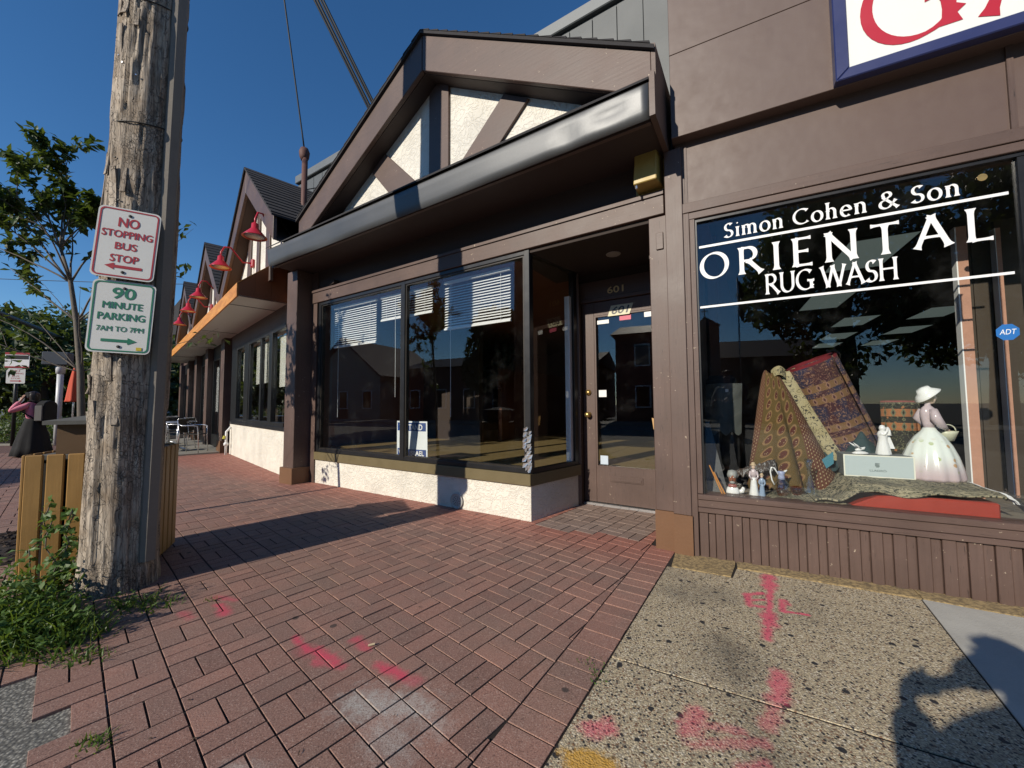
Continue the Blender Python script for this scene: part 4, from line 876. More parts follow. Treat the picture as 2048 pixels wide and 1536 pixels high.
m = MB().grid(lambda a, b: (-.14 + .30 * a, -.08 + .2 * b, .24 * sin(pi * min(1, b + .25)) * (.55 + .5 * a) + .03 * noise.noise((a * 14, b * 14, 6))), 26, 20, lambda a, b: (a * .3, b * .3)); m.build('bag', rug_mat('bagged_rug', (.06, .04, .03), (.15, .15, .14), (.03, .025, .025), (.30, .30, .30), 1), bb, True)
fm = ft('leaning_board', FR, 'dark glossy board leaning in the left corner of the rug window', 'board', .085, .16, .456); m = MB().add([(-.03, 0, 0), (.12, 0, 0), (.0, .22, .55), (-.03, .22, .55), (-.03, .02, 0), (.12, .02, 0), (.0, .24, .55), (-.03, .24, .55)], [(0, 1, 2, 3), (7, 6, 5, 4), (0, 4, 5, 1), (1, 5, 6, 2), (2, 6, 7, 3), (3, 7, 4, 0)]); m.build('board', plain('dark_glossy_board', (.035, .036, .036), .25, .2, 4, 0), fm)
for k, lab in ((0, 'thin orange wooden stick leaning nearest the window corner'), (1, 'second thin orange stick leaning beside the first in the corner')):
    t = ft('wooden_stick', FR, lab, 'stick', .185 - k * .018, .075, .456); m = MB().tube([(0, 0, 0), (-.075 - .01 * k, .0, .17 + .05 * k)], [.006, .0045], 6); m.build('stick', plain('orange_wood', (.48, .20, .04), .5, .15, 20, 0), t)
# ---- figurines and glassware
def fig(name, label, x, y, z, rz=0): return ft(name, FR, label, 'figurine', x, y, z, rz)
skin = plain('porcelain_skin', (.62, .46, .36), .2, .05, 8, 0); lil = plain('porcelain_lilac', (.50, .42, .44), .18, .12, 10, 0)
dress = NT('porcelain_dress', .18); dc = dress.co('Object'); dz = dress.xyz(dc)[2]; dv = dress.vor(dc, 26); dcol = dress.xyz(dv.outputs['Color'])
cD = dress.mix(dress.ss(dz, .02, .20), (.52, .42, .44), (.70, .75, .70)); spot = dress.mth('MULTIPLY', dress.ss(dv.outputs['Distance'], .42, .28), dress.mth('MULTIPLY', dress.ss(dz, .05, .08), dress.ss(dz, .30, .24)))
spot = dress.mth('MULTIPLY', spot, dress.ss(dcol[0], .40, .44)); cD = dress.mix(dress.mth('MULTIPLY', spot, .8), cD, dress.mix(dress.ss(dcol[1], .5, .52), (.50, .26, .07), (.35, .42, .16))); dress.col(cD)
ld = fig('lady_figurine', 'porcelain lady in wide hat and full skirt holding a basket', 1.475, .53, .612, .35)
pleat = lambda q, t: 1 + .05 * (1 - t) * cos(q * 13) + .14 * (1 - t) * max(0, cos(q - pi)) ** 3
MB().lathe([(.156, 0), (.162, .02), (.154, .08), (.136, .16), (.110, .235), (.078, .295), (.044, .335), (.030, .36)], 64, wob=pleat).build('skirt', dress.m, ld, True)
MB().lathe([(.030, .352), (.036, .39), (.045, .44), (.046, .475), (.034, .50), (.018, .515), (.0165, .535), (.001, .54)], 22, sx=1.0, sy=.78).build('bodice', lil, ld, True)
MB().lathe([(.001, .525), (.020, .532), (.030, .555), (.033, .58), (.027, .607), (.001, .617)], 20, (.022, 0, 0), .9, .85).build('head', skin, ld, True)
MB().tube([(.052, 0, .575), (.060, 0, .568), (.052, 0, .562)], .004, 6).build('nose', skin, ld, True)
MB().lathe([(.001, .54), (.03, .545), (.037, .58), (.034, .61), (.001, .626)], 20, (.004, 0, 0), .9, .98).build('hair', plain('brown_hair_glaze', (.16, .10, .045), .25, .2, 40, .2), ld, True)
ht = MB().lathe([(.080, .0), (.082, .004), (.06, .022), (.045, .034), (.038, .055), (.001, .062)], 30); R_ = Matrix.Rotation(radians(-34), 3, 'Y')
ht.v = [tuple(R_ @ Vector((x, y * .85, z + (x - .02) ** 2 * -1.4)) + Vector((.002, 0, .592))) for (x, y, z) in ht.v]; ht.build('hat', porc, ld, True)
for sgn in (-1, 1):
    MB().tube([(0, .042 * sgn, .485), (-.01, .068 * sgn, .43), (.03, .062 * sgn, .375), (.085, .03 * sgn, .345)], [.022, .030, .024, .011], 12).build('arm', lil, ld, True)
    hd = MB().tube([(.083, .03 * sgn, .346), (.10, .024 * sgn, .338)], [.010, .012], 8)
    for k in range(5): hd.tube([(.10, (.024 + (k - 2) * .005) * sgn, .338), (.112, (.018 + (k - 2) * .005) * sgn, .327), (.114, (.012 + (k - 2) * .004) * sgn, .318)], .0028, 5)
    hd.build('hand', skin, ld, True)
MB().lathe([(.028, .265), (.045, .315), (.052, .335), (.047, .333), (.03, .29), (.001, .285)], 22, (.115, 0, 0), 1.1, .9).build('basket', plain('cream_basket', (.58, .58, .44), .3, .1, 30, .3), ld, True)
hd = MB().tube([(.115 + .05 * cos(pi * i / 10), 0, .335 + .045 * sin(pi * i / 10)) for i in range(11)], .004, 6); hd.build('basket_handle', plain('cream_basket', (.58, .58, .44)), ld, True)
nn = fig('praying_figurine', 'small white porcelain figure with raised hands on top of the pale box', 1.205, .46, .772, .2)
MB().lathe([(.042, 0), (.043, .01), (.034, .06), (.026, .10), (.024, .125), (.03, .15), (.022, .17), (.010, .178)], 28, wob=lambda q, t: 1 + .06 * (1 - t) * cos(q * 9)).build('robe', porc, nn, True)
MB().lathe([(.001, .168), (.017, .178), (.019, .195), (.012, .212), (.001, .216)], 16).build('veil', porc, nn, True)
MB().grid(lambda a, b: (.012 + .038 * b * (.4 + a), .012 - .02 * a, .20 - .155 * a + .0 * b), 8, 4).build('veil_fall', porc, nn, True)
MB().tube([(.018, -.01, .15), (.034, -.02, .145), (.030, -.02, .175), (.026, -.012, .20)], [.012, .010, .008, .006], 8).build('arm', porc, nn, True)
MB().tube([(-.018, -.01, .15), (-.004, -.026, .145), (.020, -.022, .178), (.024, -.014, .20)], [.012, .010, .008, .006], 8).build('arm', porc, nn, True)
bd = fig('bird_figurine', 'tiny white porcelain bird at the left end of the pale box', 1.07, .44, .772, .3)
MB().lathe([(.001, 0), (.05, .002), (.052, .010), (.03, .02), (.001, .022)], 20, (0, 0, 0), 1, .6).build('base', porc, bd, True)
MB().tube([(-.03, 0, .03), (-.005, 0, .035), (.022, 0, .042), (.034, 0, .052)], [.006, .012, .010, .003], 10).build('body', porc, bd, True)
for sgn in (-1, 1): MB().tube([(0, .006 * sgn, .04), (-.03, .02 * sgn, .065), (-.055, .026 * sgn, .085)], [.008, .006, .001], 6).build('wing', porc, bd, True)
bx = ft('porcelain_box', FR, 'pale blue-grey carton with a dark crest and maker name on its front', 'box', .965, .41, .612, -.02)
pale = plain('pale_blue_card', (.42, .49, .50), .6, .04, 4, 0); grc = plain('grey_card', (.16, .18, .185), .7, .06, 4, 0); crm = plain('cream_card', (.70, .70, .60), .6, .03, 4, 0)
boxo('carton', grc, bx, 0, .385, .003, .20, 0, .158, .002); boxo('front_border', crm, bx, .0, .385, .0, .0025, .0, .158); boxo('front_panel', pale, bx, .008, .377, -.0015, -.0005, .008, .150)
text_mb('LLADRÓ', .145, .235, .042, .06, -.0022).build('lettering', plain('dark_teal_print', (.03, .06, .06), .6, .05, 5, 0), bx)
m = MB()
for k in range(4): m.tube([(.178 + k * .006, -.003, .085), (.176 + k * .0065, -.003, .095), (.179 + k * .006, -.003, .104)], .0017, 5)
m.tube([(.175, -.003, .083), (.20, -.003, .083)], .0018, 5); m.tube([(.18, -.003, .076), (.196, -.003, .076)], .0018, 5); m.build('crest', MATS['dark_teal_print'], bx)
bu = fig('bust_figurine', 'small bust of a grey-haired man with a red scarf near the window corner', .235, .135, .456, -.1)
MB().lathe([(.040, 0), (.042, .02), (.034, .05), (.022, .065), (.020, .08)], 18, (0, 0, 0), 1.1, .7).build('shoulders', porc, bu, True)
MB().lathe([(.03, .056), (.031, .066), (.024, .078), (.02, .08)], 16, (0, 0, 0), 1, .8).build('scarf', plain('scarf_red', (.28, .09, .08), .4, .2, 30, 0), bu, True)
MB().lathe([(.001, .072), (.018, .078), (.027, .10), (.030, .125), (.028, .150), (.016, .17), (.001, .174)], 20, (0, 0, 0), .86, .95).build('head', plain('brown_face_glaze', (.26, .10, .055), .3, .15, 30, .1), bu, True)
MB().tube([(0, -.024, .13), (0, -.038, .115), (0, -.026, .11)], [.004, .006, .004], 6).build('nose', MATS['brown_face_glaze'], bu, True)
for sgn in (-1, 1): MB().lathe([(.001, -.004), (.004, 0), (.001, .004)], 8, (.010 * sgn, -.026, .133)).build('eye', porc, bu, True)
MB().lathe([(.024, .124), (.035, .13), (.038, .15), (.030, .178), (.001, .186)], 18, (0, .008, 0), .95, .95, wob=lambda q, t: 1 + .05 * cos(q * 7)).build('hair', plain('grey_hair_glaze', (.28, .29, .28), .5, .2, 60, .3), bu, True)
MB().lathe([(.018, .085), (.022, .095), (.016, .105)], 12, (0, -.012, 0), .9, .9).build('beard', MATS['grey_hair_glaze'], bu, True)
def smallfig(x, y, h, label, cm, cm2):
    t = fig('standing_figurine', label, x, y, .456); s = h / .25
    MB().lathe([(.030 * s, 0), (.032 * s, .01 * s), (.026 * s, .05 * s), (.019 * s, .12 * s), (.016 * s, .14 * s)], 20, wob=lambda q, t: 1 + .07 * (1 - t) * cos(q * 6)).build('skirt', cm2, t, True)
    MB().lathe([(.016 * s, .138 * s), (.022 * s, .175 * s), (.016 * s, .195 * s), (.007 * s, .203 * s)], 16, sx=1, sy=.7).build('torso', cm, t, True)
    MB().lathe([(.001, .20 * s), (.012 * s, .21 * s), (.013 * s, .225 * s), (.001, .242 * s)], 14).build('head', skin, t, True)
    MB().lathe([(.022 * s, .23 * s), (.022 * s, .233 * s), (.012 * s, .24 * s), (.010 * s, .252 * s), (.001, .254 * s)], 14).build('hat', plain('tan_hat_glaze', (.50, .38, .24), .3, .1, 20, 0), t, True)
    for sgn in (-1, 1): MB().tube([(.02 * s * sgn, 0, .185 * s), (.027 * s * sgn, -.008, .15 * s), (.012 * s * sgn, -.02, .125 * s)], [.008 * s, .007 * s, .005 * s], 8).build('arm', cm, t, True)
bl = plain('porcelain_blue', (.26, .34, .46), .2, .15, 20, 0)
smallfig(.375, .135, .25, 'tall pale porcelain shepherdess with a hat in the window', lil, porc); smallfig(.425, .125, .175, 'short blue and white porcelain child beside the shepherdess', bl, bl)
dg = fig('dog_figurine', 'small white porcelain dog next to the bust', .29, .15, .456); MB().tube([(-.012, 0, .02), (.008, 0, .028), (.016, 0, .05), (.012, -.012, .056)], [.016, .018, .013, .007], 10).build('body', porc, dg, True)
clearg = glass_mat('cut_glass', (.90, .93, .93), 1.5, .10, .35); amber = glass_mat('amber_glass', (.75, .38, .06), 1.5, .03, .05)
jg = ft('glass_jug', FR, 'cut glass jug with white looped handle and amber liquid', 'jug', .555, .20, .456)
MB().lathe([(.035, 0), (.05, .02), (.055, .06), (.045, .10), (.022, .135), (.018, .165)], 20, wob=lambda q, t: 1 + .03 * cos(q * 8)).build('body', clearg, jg, True)
MB().lathe([(.001, .006), (.03, .006), (.036, .05), (.03, .085), (.001, .085)], 16).build('liquid', amber, jg, True)
MB().lathe([(.024, .130), (.021, .15), (.019, .166), (.026, .185), (.020, .19)], 18).build('collar', plain('blue_white_glaze', (.30, .34, .50), .25, .5, 50, 0), jg, True)
MB().tube([(-.02, 0, .165), (-.042, 0, .21), (-.06, 0, .215), (-.068, 0, .18), (-.06, 0, .12), (-.045, 0, .085)], .005, 8).build('handle', porc, jg, True)
MB().tube([(.012, 0, .18), (.036, 0, .20)], [.010, .004], 8).build('spout', porc, jg, True)
dcn = ft('glass_decanter', FR, 'clear glass decanter with flared neck in front of the gold rug', 'decanter', .73, .25, .456)
MB().lathe([(.05, 0), (.058, .012), (.054, .05), (.036, .10), (.018, .14), (.013, .18), (.014, .215), (.02, .25), (.028, .285), (.026, .285), (.018, .25), (.011, .2)], 24).build('body', clearg, dcn, True)
gl_ = ft('amber_glass', FR, 'short amber glass between the jug and the decanter', 'glass', .65, .24, .456); MB().lathe([(.026, 0), (.034, .05), (.036, .075), (.033, .075), (.024, .01), (.001, .008)], 18).build('body', amber, gl_, True)
# ---- sign board over the rug shop
sg = ft('sign_board', FR, 'white sign board with blue frame and large red serif letters', 'sign', .90, -.103, 3.245)
bluef = plain('blue_sign_frame', (.018, .026, .105), .4, .1, 4, .05); redl = plain('red_letters', (.42, .012, .03), .4, .06, 6, 0); signw = plain('sign_white', (.70, .72, .69), .5, .06, 3, .05)
m = MB(); Wd, Hd = 3.2, 1.15
m.prism([(0, 0), (.072, .072), (.072, Hd - .072), (0, Hd)], -.07, .0); m.prism([(0, 0), (Wd, 0), (Wd - .072, .072), (.072, .072)], -.0695, .0); m.prism([(Wd, 0), (Wd, Hd), (Wd - .072, Hd - .072), (Wd - .072, .072)], -.07, .0); m.prism([(0, Hd), (.072, Hd - .072), (Wd - .072, Hd - .072), (Wd, Hd)], -.0695, .0)
m.build('frame', bluef, sg, bevel=.006); boxo('face', signw, sg, .07, Wd - .07, -.05, .0, .07, Hd - .07)
m = MB(); lettering(m, 'GA', .135, 1.10, .115, .55, -.053, .125, .04, .92); m.build('lettering', redl, sg)
# ================================================================== CAFE (left building)
caf = ft('cafe_building', FL, 'brown half-timbered cafe with three steep gables over an orange awning', 'building')
boxo('stucco_wall', whites, caf, -4.25, .6, .0, .2, -.05, .735)
boxo('sill', blackf, caf, -4.2, .3, -.03, .12, .737, .80, .003)
wm = MB()
for (a, b) in ((-4.2, -3.62), (-2.86, -2.47), (-.87, -.67)): wm.box(a, b, -.012, .07, .801, 2.56)
wm.box(-3.62, .1, -.01, .07, .801, .87).box(-3.62, .1, -.01, .07, 2.48, 2.56)
for (a, b) in ((-2.47, -2.40), (-1.56, -1.46), (-.93, -.871)): wm.box(a, b, .0, .06, .871, 2.479)
cw = wm.build('window_frame', blackf, caf, bevel=.003)
for (a, b) in ((-3.62, -2.861), (-2.40, -1.561), (-1.46, -.931), (-.669, .1)): boxo('pane', glassL, cw, a, b, .03, .036, .872, 2.478)
boxo('roller_shade', plain('cream_shade', (.78, .78, .68), .8, .05, 3, 0), cw, -3.62, -2.87, .12, .13, 1.75, 2.48)
boxo('roller_shade', MATS['cream_shade'], cw, -2.38, -.95, .12, .13, 1.62, 2.48); boxo('roller_shade', MATS['cream_shade'], cw, -.66, .1, .12, .13, 1.5, 2.48)
boxo('wall_above_window', brown, caf, -4.3, .35, .0, .2, 2.562, 3.7)
for (x, b) in ((-4.75, True), (-7.3, False), (-9.6, True), (-11.6, True), (-14.2, False)):
    pl_ = MB().box(x - .22, x + .22, -.12, .2, 0, 2.9).build('pilaster', brownv, caf, bevel=.005)
    if b: boxo('pilaster_base', tanb, pl_, x - .25, x + .25, -.15, .2, -.03, .30)
for (x0, x1) in ((-7.08, -4.97), (-9.38, -7.52), (-11.38, -9.82), (-13.98, -11.82)):
    m = MB(); m.box(x0, x1, .02, .1, 2.5, 2.9).box(x0, x1, .02, .1, -.02, .35).box(x0, x0 + .1, .02, .1, .35, 2.5).box(x1 - .1, x1, .02, .1, .35, 2.5).box((x0 + x1) / 2 - .05, (x0 + x1) / 2 + .05, .02, .1, .35, 2.5)
    f = m.build('shopfront_frame', blackf, caf); boxo('pane', glassL, f, x0 + .1, (x0 + x1) / 2 - .05, .05, .056, .35, 2.5); boxo('pane', glassL, f, (x0 + x1) / 2 + .05, x1 - .1, .05, .056, .35, 2.5)
    boxo('paper_poster', whitep, f, x0 + .25, x0 + .75, .075, .08, 1.0, 2.3)
boxo('wall_above_shopfront', brown, caf, -14.4, -4.31, .0, .2, 2.902, 3.7)
boxo('back_wall', darkin, caf, -14.4, 1.6, 3.0, 3.1, 0, 3.6); boxo('cafe_floor', flm.m, caf, -14.4, .3, .2, 3.0, -.02, .05); boxo('cafe_ceiling', darkin, caf, -14.4, 1.6, .2, 3.0, 2.95, 3.0)
boxo('end_wall', brownv, caf, -14.5, -14.4, -.1, 6, -.02, 3.7)
for (ax, le, re) in ((-.62, -2.80, 1.22), (-5.05, -7.22, -2.86), (-9.45, -11.62, -7.28)):
    gable(caf, ax, 5.33, 2.2, .80, -.50, .3, -.26, .42, 3.46 if ax > -1 else 3.2, whiteg, [[(ax - .09, 3.2), (ax + .09, 3.2), (ax + .09, 4.85), (ax - .09, 4.85)], [(ax + .55, 3.2), (ax + .85, 3.2), (ax + .72, 4.28), (ax + .52, 4.44)], [(ax - .85, 3.2), (ax - .55, 3.2), (ax - .52, 4.44), (ax - .72, 4.28)]], ridge=2.6, lend=le, rend=re)
boxo('roof_deck', shing, caf, -14.5, 1.6, .3, 8, 3.6, 3.72)
# awning
aw = ft('awning', FL, 'long rust orange metal awning with white underside over the cafe windows', 'awning', 0, 0, 0)
rust = NT('rusty_orange_metal', .55); rc = rust.co('Object', (.5, 1, 3)); r1 = rust.noise(rc, 4, 6, .65); r2 = rust.noise(rust.co('Object'), 26, 4, .7)
rust.col(rust.mix(rust.mth('MULTIPLY', rust.ss(r2, .60, .68), .8), rust.mix(rust.ss(r1, .3, .7), (.66, .30, .06), (.46, .17, .03)), (.04, .022, .012))); rust.bump(r2, .15, .004)
rustd = plain('rust_end_panel', (.20, .062, .016), .55, .25, 3, .1)
AX0, AX1, AY, AZ = -12.6, .14, -.70, 2.88
boxo('front_valance', rust.m, aw, AX0, AX1, AY - .012, AY + .01, AZ - .01, AZ + .19)
boxo('soffit', plain('white_soffit_metal', (.78, .76, .68), .35, .1, 1.5, .05), aw, AX0, AX1, AY + .011, -.002, AZ, AZ + .015)
for k in range(4): boxo('soffit_seam', darkin, aw, AX0 + 3.15 * k + 2.6, AX0 + 3.15 * k + 2.62, AY + .012, -.004, AZ - .006, AZ - .0005)
for k, (y0, y1) in enumerate(((-.698, -.47), (-.468, -.24), (-.238, -.003))):
    f0, f1 = (y0 + .70) / .70, (y1 + .70) / .70
    MB().add([(AX1, y0, AZ), (AX1, y1, AZ), (AX1, y1, AZ + .19 + .62 * f1), (AX1, y0, AZ + .19 + .62 * f0), (AX1 - .02, y0, AZ), (AX1 - .02, y1, AZ), (AX1 - .02, y1, AZ + .19 + .62 * f1), (AX1 - .02, y0, AZ + .19 + .62 * f0)], [(0, 1, 2, 3), (7, 6, 5, 4), (0, 4, 5, 1), (1, 5, 6, 2), (2, 6, 7, 3), (3, 7, 4, 0)]).build('end_panel', rustd, aw)
MB().add([(AX0, AY - .012, AZ + .19), (AX1, AY - .012, AZ + .19), (AX1, 0, AZ + .81), (AX0, 0, AZ + .81), (AX0, AY - .012, AZ + .205), (AX1, AY - .012, AZ + .205), (AX1, 0, AZ + .83), (AX0, 0, AZ + .83)], [(3, 2, 1, 0), (4, 5, 6, 7), (0, 1, 5, 4), (1, 2, 6, 5), (2, 3, 7, 6), (3, 0, 4, 7)]).build('top_sheet', rust.m, aw)
# gooseneck lamps
redp = plain('red_enamel', (.46, .02, .035), .35, .08, 6, 0)
def goose(x, z, arm, label, rz=0):
    t = ft('gooseneck_lamp', FL, label, 'wall lamp', x, -.262, z, rz, group='red gooseneck lamps over the awning')
    boxo('wall_bracket', redp, t, -.06, .06, -.05, .0, -.07, .07, .01)
    MB().tube([(0, -.04, 0), (0, -arm * .35, -.02), (0, -arm * .55, .10), (0, -arm * .72, .20), (0, -arm * .9, .19), (0, -arm, .08), (0, -arm, -.02)], .014, 10).build('arm', redp, t, True)
    MB().lathe([(.022, .02), (.045, .0), (.05, -.07), (.075, -.10), (.155, -.19), (.165, -.20), (.16, -.203), (.14, -.19), (.04, -.10), (.001, -.09)], 22, (0, -arm, 0)).build('shade', redp, t, True)
    MB().lathe([(.001, -.11), (.13, -.188), (.001, -.186)], 18, (0, -arm, 0)).build('reflector', whitep, t, True)
goose(.62, 3.86, .36, 'faded red gooseneck lamp nearest the gutter end', .25); goose(-1.0, 3.80, .50, 'bright red gooseneck lamp second from the gutter end')
goose(-3.65, 3.80, .50, 'red gooseneck lamp at the valley of first and second cafe gables'); goose(-5.45, 3.80, .50, 'red gooseneck lamp on the middle cafe gable'); goose(-7.4, 3.75, .5, 'smallest farthest red gooseneck lamp above the awning')
# standpipe, low step, cafe furniture
t = ft('standpipe', FL, 'white painted standpipe with yellow valve against the cafe wall', 'pipe', -4.05, -.10, 0)
MB().tube([(0, 0, -.02), (0, 0, .55), (0, .06, .62), (.0, .08, .66)], .025, 10).build('pipe', whitep, t, True); MB().tube([(0, -.03, .45), (0, -.05, .38)], .03, 8).build('valve', plain('yellow_valve', (.5, .45, .06), .5, .1, 8, 0), t)
MB().lathe([(.05, .22), (.05, .27), (.03, .3)], 12).build('fitting', whitep, t, True)
struct(MB().slab([tuple(tw(FL, *p)[:2]) for p in ((-12, -1.9), (-4.65, -1.9), (-4.55, .0), (-12, .0))], -.02, .035).build('terrace_step', conc))
weave = NT('woven_chair_back', .6); wc = weave.co('Object'); ws = weave.xyz(wc); wv = weave.mth('SINE', weave.mth('MULTIPLY', ws[0], 260.0)); weave.col(weave.mix(weave.ss(wv, -.2, .2), (.008, .007, .007), (.035, .028, .022)))
def chair(x, y, rz, label):
    t = ft('cafe_chair', FL, label, 'chair', x, y, .036, rz, group='aluminium cafe chairs on the terrace')
    for sx in (-1, 1):
        MB().tube([(.22 * sx, -.22, 0), (.21 * sx, -.20, .45), (.23 * sx, -.19, .64), (.25 * sx, -.10, .66), (.25 * sx, .12, .66), (.22 * sx, .20, .70)], .013, 8).build('leg', alum, t, True)
        MB().tube([(.22 * sx, .24, 0), (.20 * sx, .19, .45), (.20 * sx, .23, .80)], .013, 8).build('leg', alum, t, True)
    boxo('seat', weave.m, t, -.21, .21, -.20, .19, .43, .455, .008)
    MB().grid(lambda a, b: (-.22 + .44 * a, .20 + .06 * sin(pi * a), .48 + .33 * b), 12, 3).build('backrest', weave.m, t, True)
    MB().tube([(-.22 + .44 * i / 10, .20 + .06 * sin(pi * i / 10), .82) for i in range(11)], .014, 8).build('back_rail', alum, t, True)
def table(x, y, label):
    t = ft('cafe_table', FL, label, 'table', x, y, .036, .3, group='aluminium cafe tables on the terrace')
    MB().lathe([(.36, .72), (.37, .735), (.36, .75), (.001, .75)], 28).build('table_top', alum, t, 'auto'); MB().tube([(0, 0, .03), (0, 0, .72)], .03, 10).build('stem', alum, t, True)
    for k in range(4):
        q = pi / 4 + k * pi / 2; MB().tube([(0, 0, .10), (.15 * cos(q), .15 * sin(q), .06), (.3 * cos(q), .3 * sin(q), .012)], [.02, .018, .014], 8).build('foot', alum, t, True)
chair(-4.95, -.62, 2.6, 'nearest aluminium cafe chair, seen from behind by the step'); table(-5.55, -.85, 'nearest round aluminium cafe table beside the front chair'); chair(-5.6, -1.45, 1.6, 'aluminium cafe chair at left of the nearest table'); chair(-6.15, -.75, -.6, 'aluminium cafe chair behind the nearest table')
table(-8.0, -.85, 'far round aluminium cafe table along the terrace'); chair(-7.3, -.8, 1.9, 'aluminium cafe chair in front of the far table'); chair(-8.6, -.9, -1.2, 'aluminium cafe chair behind the far table')

# ================================================================== UTILITY POLE
PX, PY = -2.575, 2.575
pole = thing('utility_pole', 'massive weathered wooden utility pole with grey conduit strip', 'utility pole', (PX, PY, 0))
pm = MB(); NA, ZS = 120, []
z = -.1
while z < 5.2: ZS.append(z); z += .016
while z < 10.5: ZS.append(z); z += .25
for z in ZS:
    for j in range(NA):
        q = 2 * pi * j / NA; r = .188 - .0045 * z
        if z < .3: r += .02 * (1 - max(z, 0) / .3) ** 2
        cx, sx_ = cos(q), sin(q)
        n1 = noise.noise((cx * 2.2, sx_ * 2.2, z * .35)); n2 = noise.noise((cx * 9, sx_ * 9, z * .55)); n3 = noise.noise((cx * 22, sx_ * 22, z * 1.1 + 5))
        g1 = -.012 * max(0, 1 - abs(n2) / .06); g2 = -.005 * max(0, 1 - abs(n3) / .10)
        fl = noise.noise((cx * 3.1 + 7, sx_ * 3.1, z * .9)) + .25 * noise.noise((cx * 12, sx_ * 12, z * 3))
        step = .009 if fl > .08 else (.0 if fl < .03 else .009 * (fl - .03) / .05)
        r += .008 * n1 + g1 + g2 + step + .0015 * noise.noise((cx * 40, sx_ * 40, z * 9))
        lean = .018 * z
        pm.v.append((r * cx + lean, r * sx_, z))
for i in range(len(ZS) - 1):
    for j in range(NA): pm.f.append((i * NA + j, i * NA + (j + 1) % NA, (i + 1) * NA + (j + 1) % NA, (i + 1) * NA + j))
pmat = pole_mat(); pm.build('shaft', pmat, pole, True)
# splintered slabs of outer wood peeling off on the street side
for k in range(34):
    q = radians(random.choice([random.uniform(150, 235), random.uniform(225, 300)])); z0 = random.uniform(.7, 3.9); L_ = random.uniform(.08, .38); w = random.uniform(.012, .032); r = .188 - .0045 * z0 + .004
    e = Vector((cos(q), sin(q), 0)); t_ = Vector((-sin(q), cos(q), 0)); lift = random.uniform(.004, .022)
    m = MB(); a = e * r; up = random.random() < .5
    pts = []
    for s_ in range(5):
        f = s_ / 4; o_ = e * (lift * (f if up else 1 - f) ** 2); ww = w * (1 - .4 * f * random.random())
        c = a + o_ + Vector((0, 0, z0 + L_ * f)) + Vector((.018 * z0, 0, 0)); pts += [c - t_ * ww, c + t_ * ww, c + t_ * ww - e * .008, c - t_ * ww - e * .008]
    m.v = [tuple(p) for p in pts]
    for s_ in range(4):
        b = s_ * 4; m.f += [(b, b + 1, b + 5, b + 4), (b + 1, b + 2, b + 6, b + 5), (b + 2, b + 3, b + 7, b + 6), (b + 3, b, b + 4, b + 7)]
    m.f += [(3, 2, 1, 0), (16, 17, 18, 19)]; m.build('splinter', pmat, pole)
cg = plain('grey_conduit', (.21, .185, .155), .7, .25, 5, .2)
gq = radians(-22); ge = Vector((cos(gq), sin(gq), 0)); gt = Vector((-sin(gq), cos(gq), 0))
m = MB(); sec = [(-.045, .0), (-.045, .03), (-.025, .052), (.025, .052), (.045, .03), (.045, .0)]
for z in (.16, .8, 1.6, 2.4, 3.2, 4.2, 5.2, 6.2, 7.5):
    r = .188 - .0045 * z
    for (a, b) in sec: m.v.append(tuple(gt * (a + .055) + ge * (r + b - .012) + Vector((.018 * z, 0, z))))
n = len(sec)
for i in range(8):
    for j in range(n - 1): m.f.append((i * n + j, i * n + j + 1, (i + 1) * n + j + 1, (i + 1) * n + j))
m.f.append(tuple(range(n - 1, -1, -1))); m.build('conduit_guard', cg, pole)
for z in (1.62, 2.3, 3.05, 3.9):
    r = .194 - .0045 * z; m = MB().tube([tuple(ge * 0 + Vector((r * cos(q) + .018 * z, r * sin(q), z + .05 * sin(q * 1.0)))) for q in [radians(-100 + i * 8) for i in range(22)]], .004, 6); m.build('band', rubber, pole, True)
for k in range(26):
    q = radians(random.uniform(180, 320)); z0 = random.uniform(1.0, 3.6); r = .190 - .0045 * z0; m = MB().tube([(r * cos(q) + .018 * z0, r * sin(q), z0), ((r + .008) * cos(q) + .018 * z0, (r + .008) * sin(q), z0)], .005, 6); m.build('nail_head', alum if k % 3 else rubber, pole)
for (zc) in (1.60, 1.56):
    q = radians(205); m = MB().lathe([(.017, 0), (.017, .004), (.001, .004)], 12); Rm = Vector((cos(q), sin(q), 0)).to_track_quat('Z', 'Y').to_matrix(); m.v = [tuple(Rm @ Vector(v) + Vector((.178 * cos(q) + .018 * zc, .178 * sin(q), zc))) for v in m.v]; m.build('white_tag', whitep, pole)
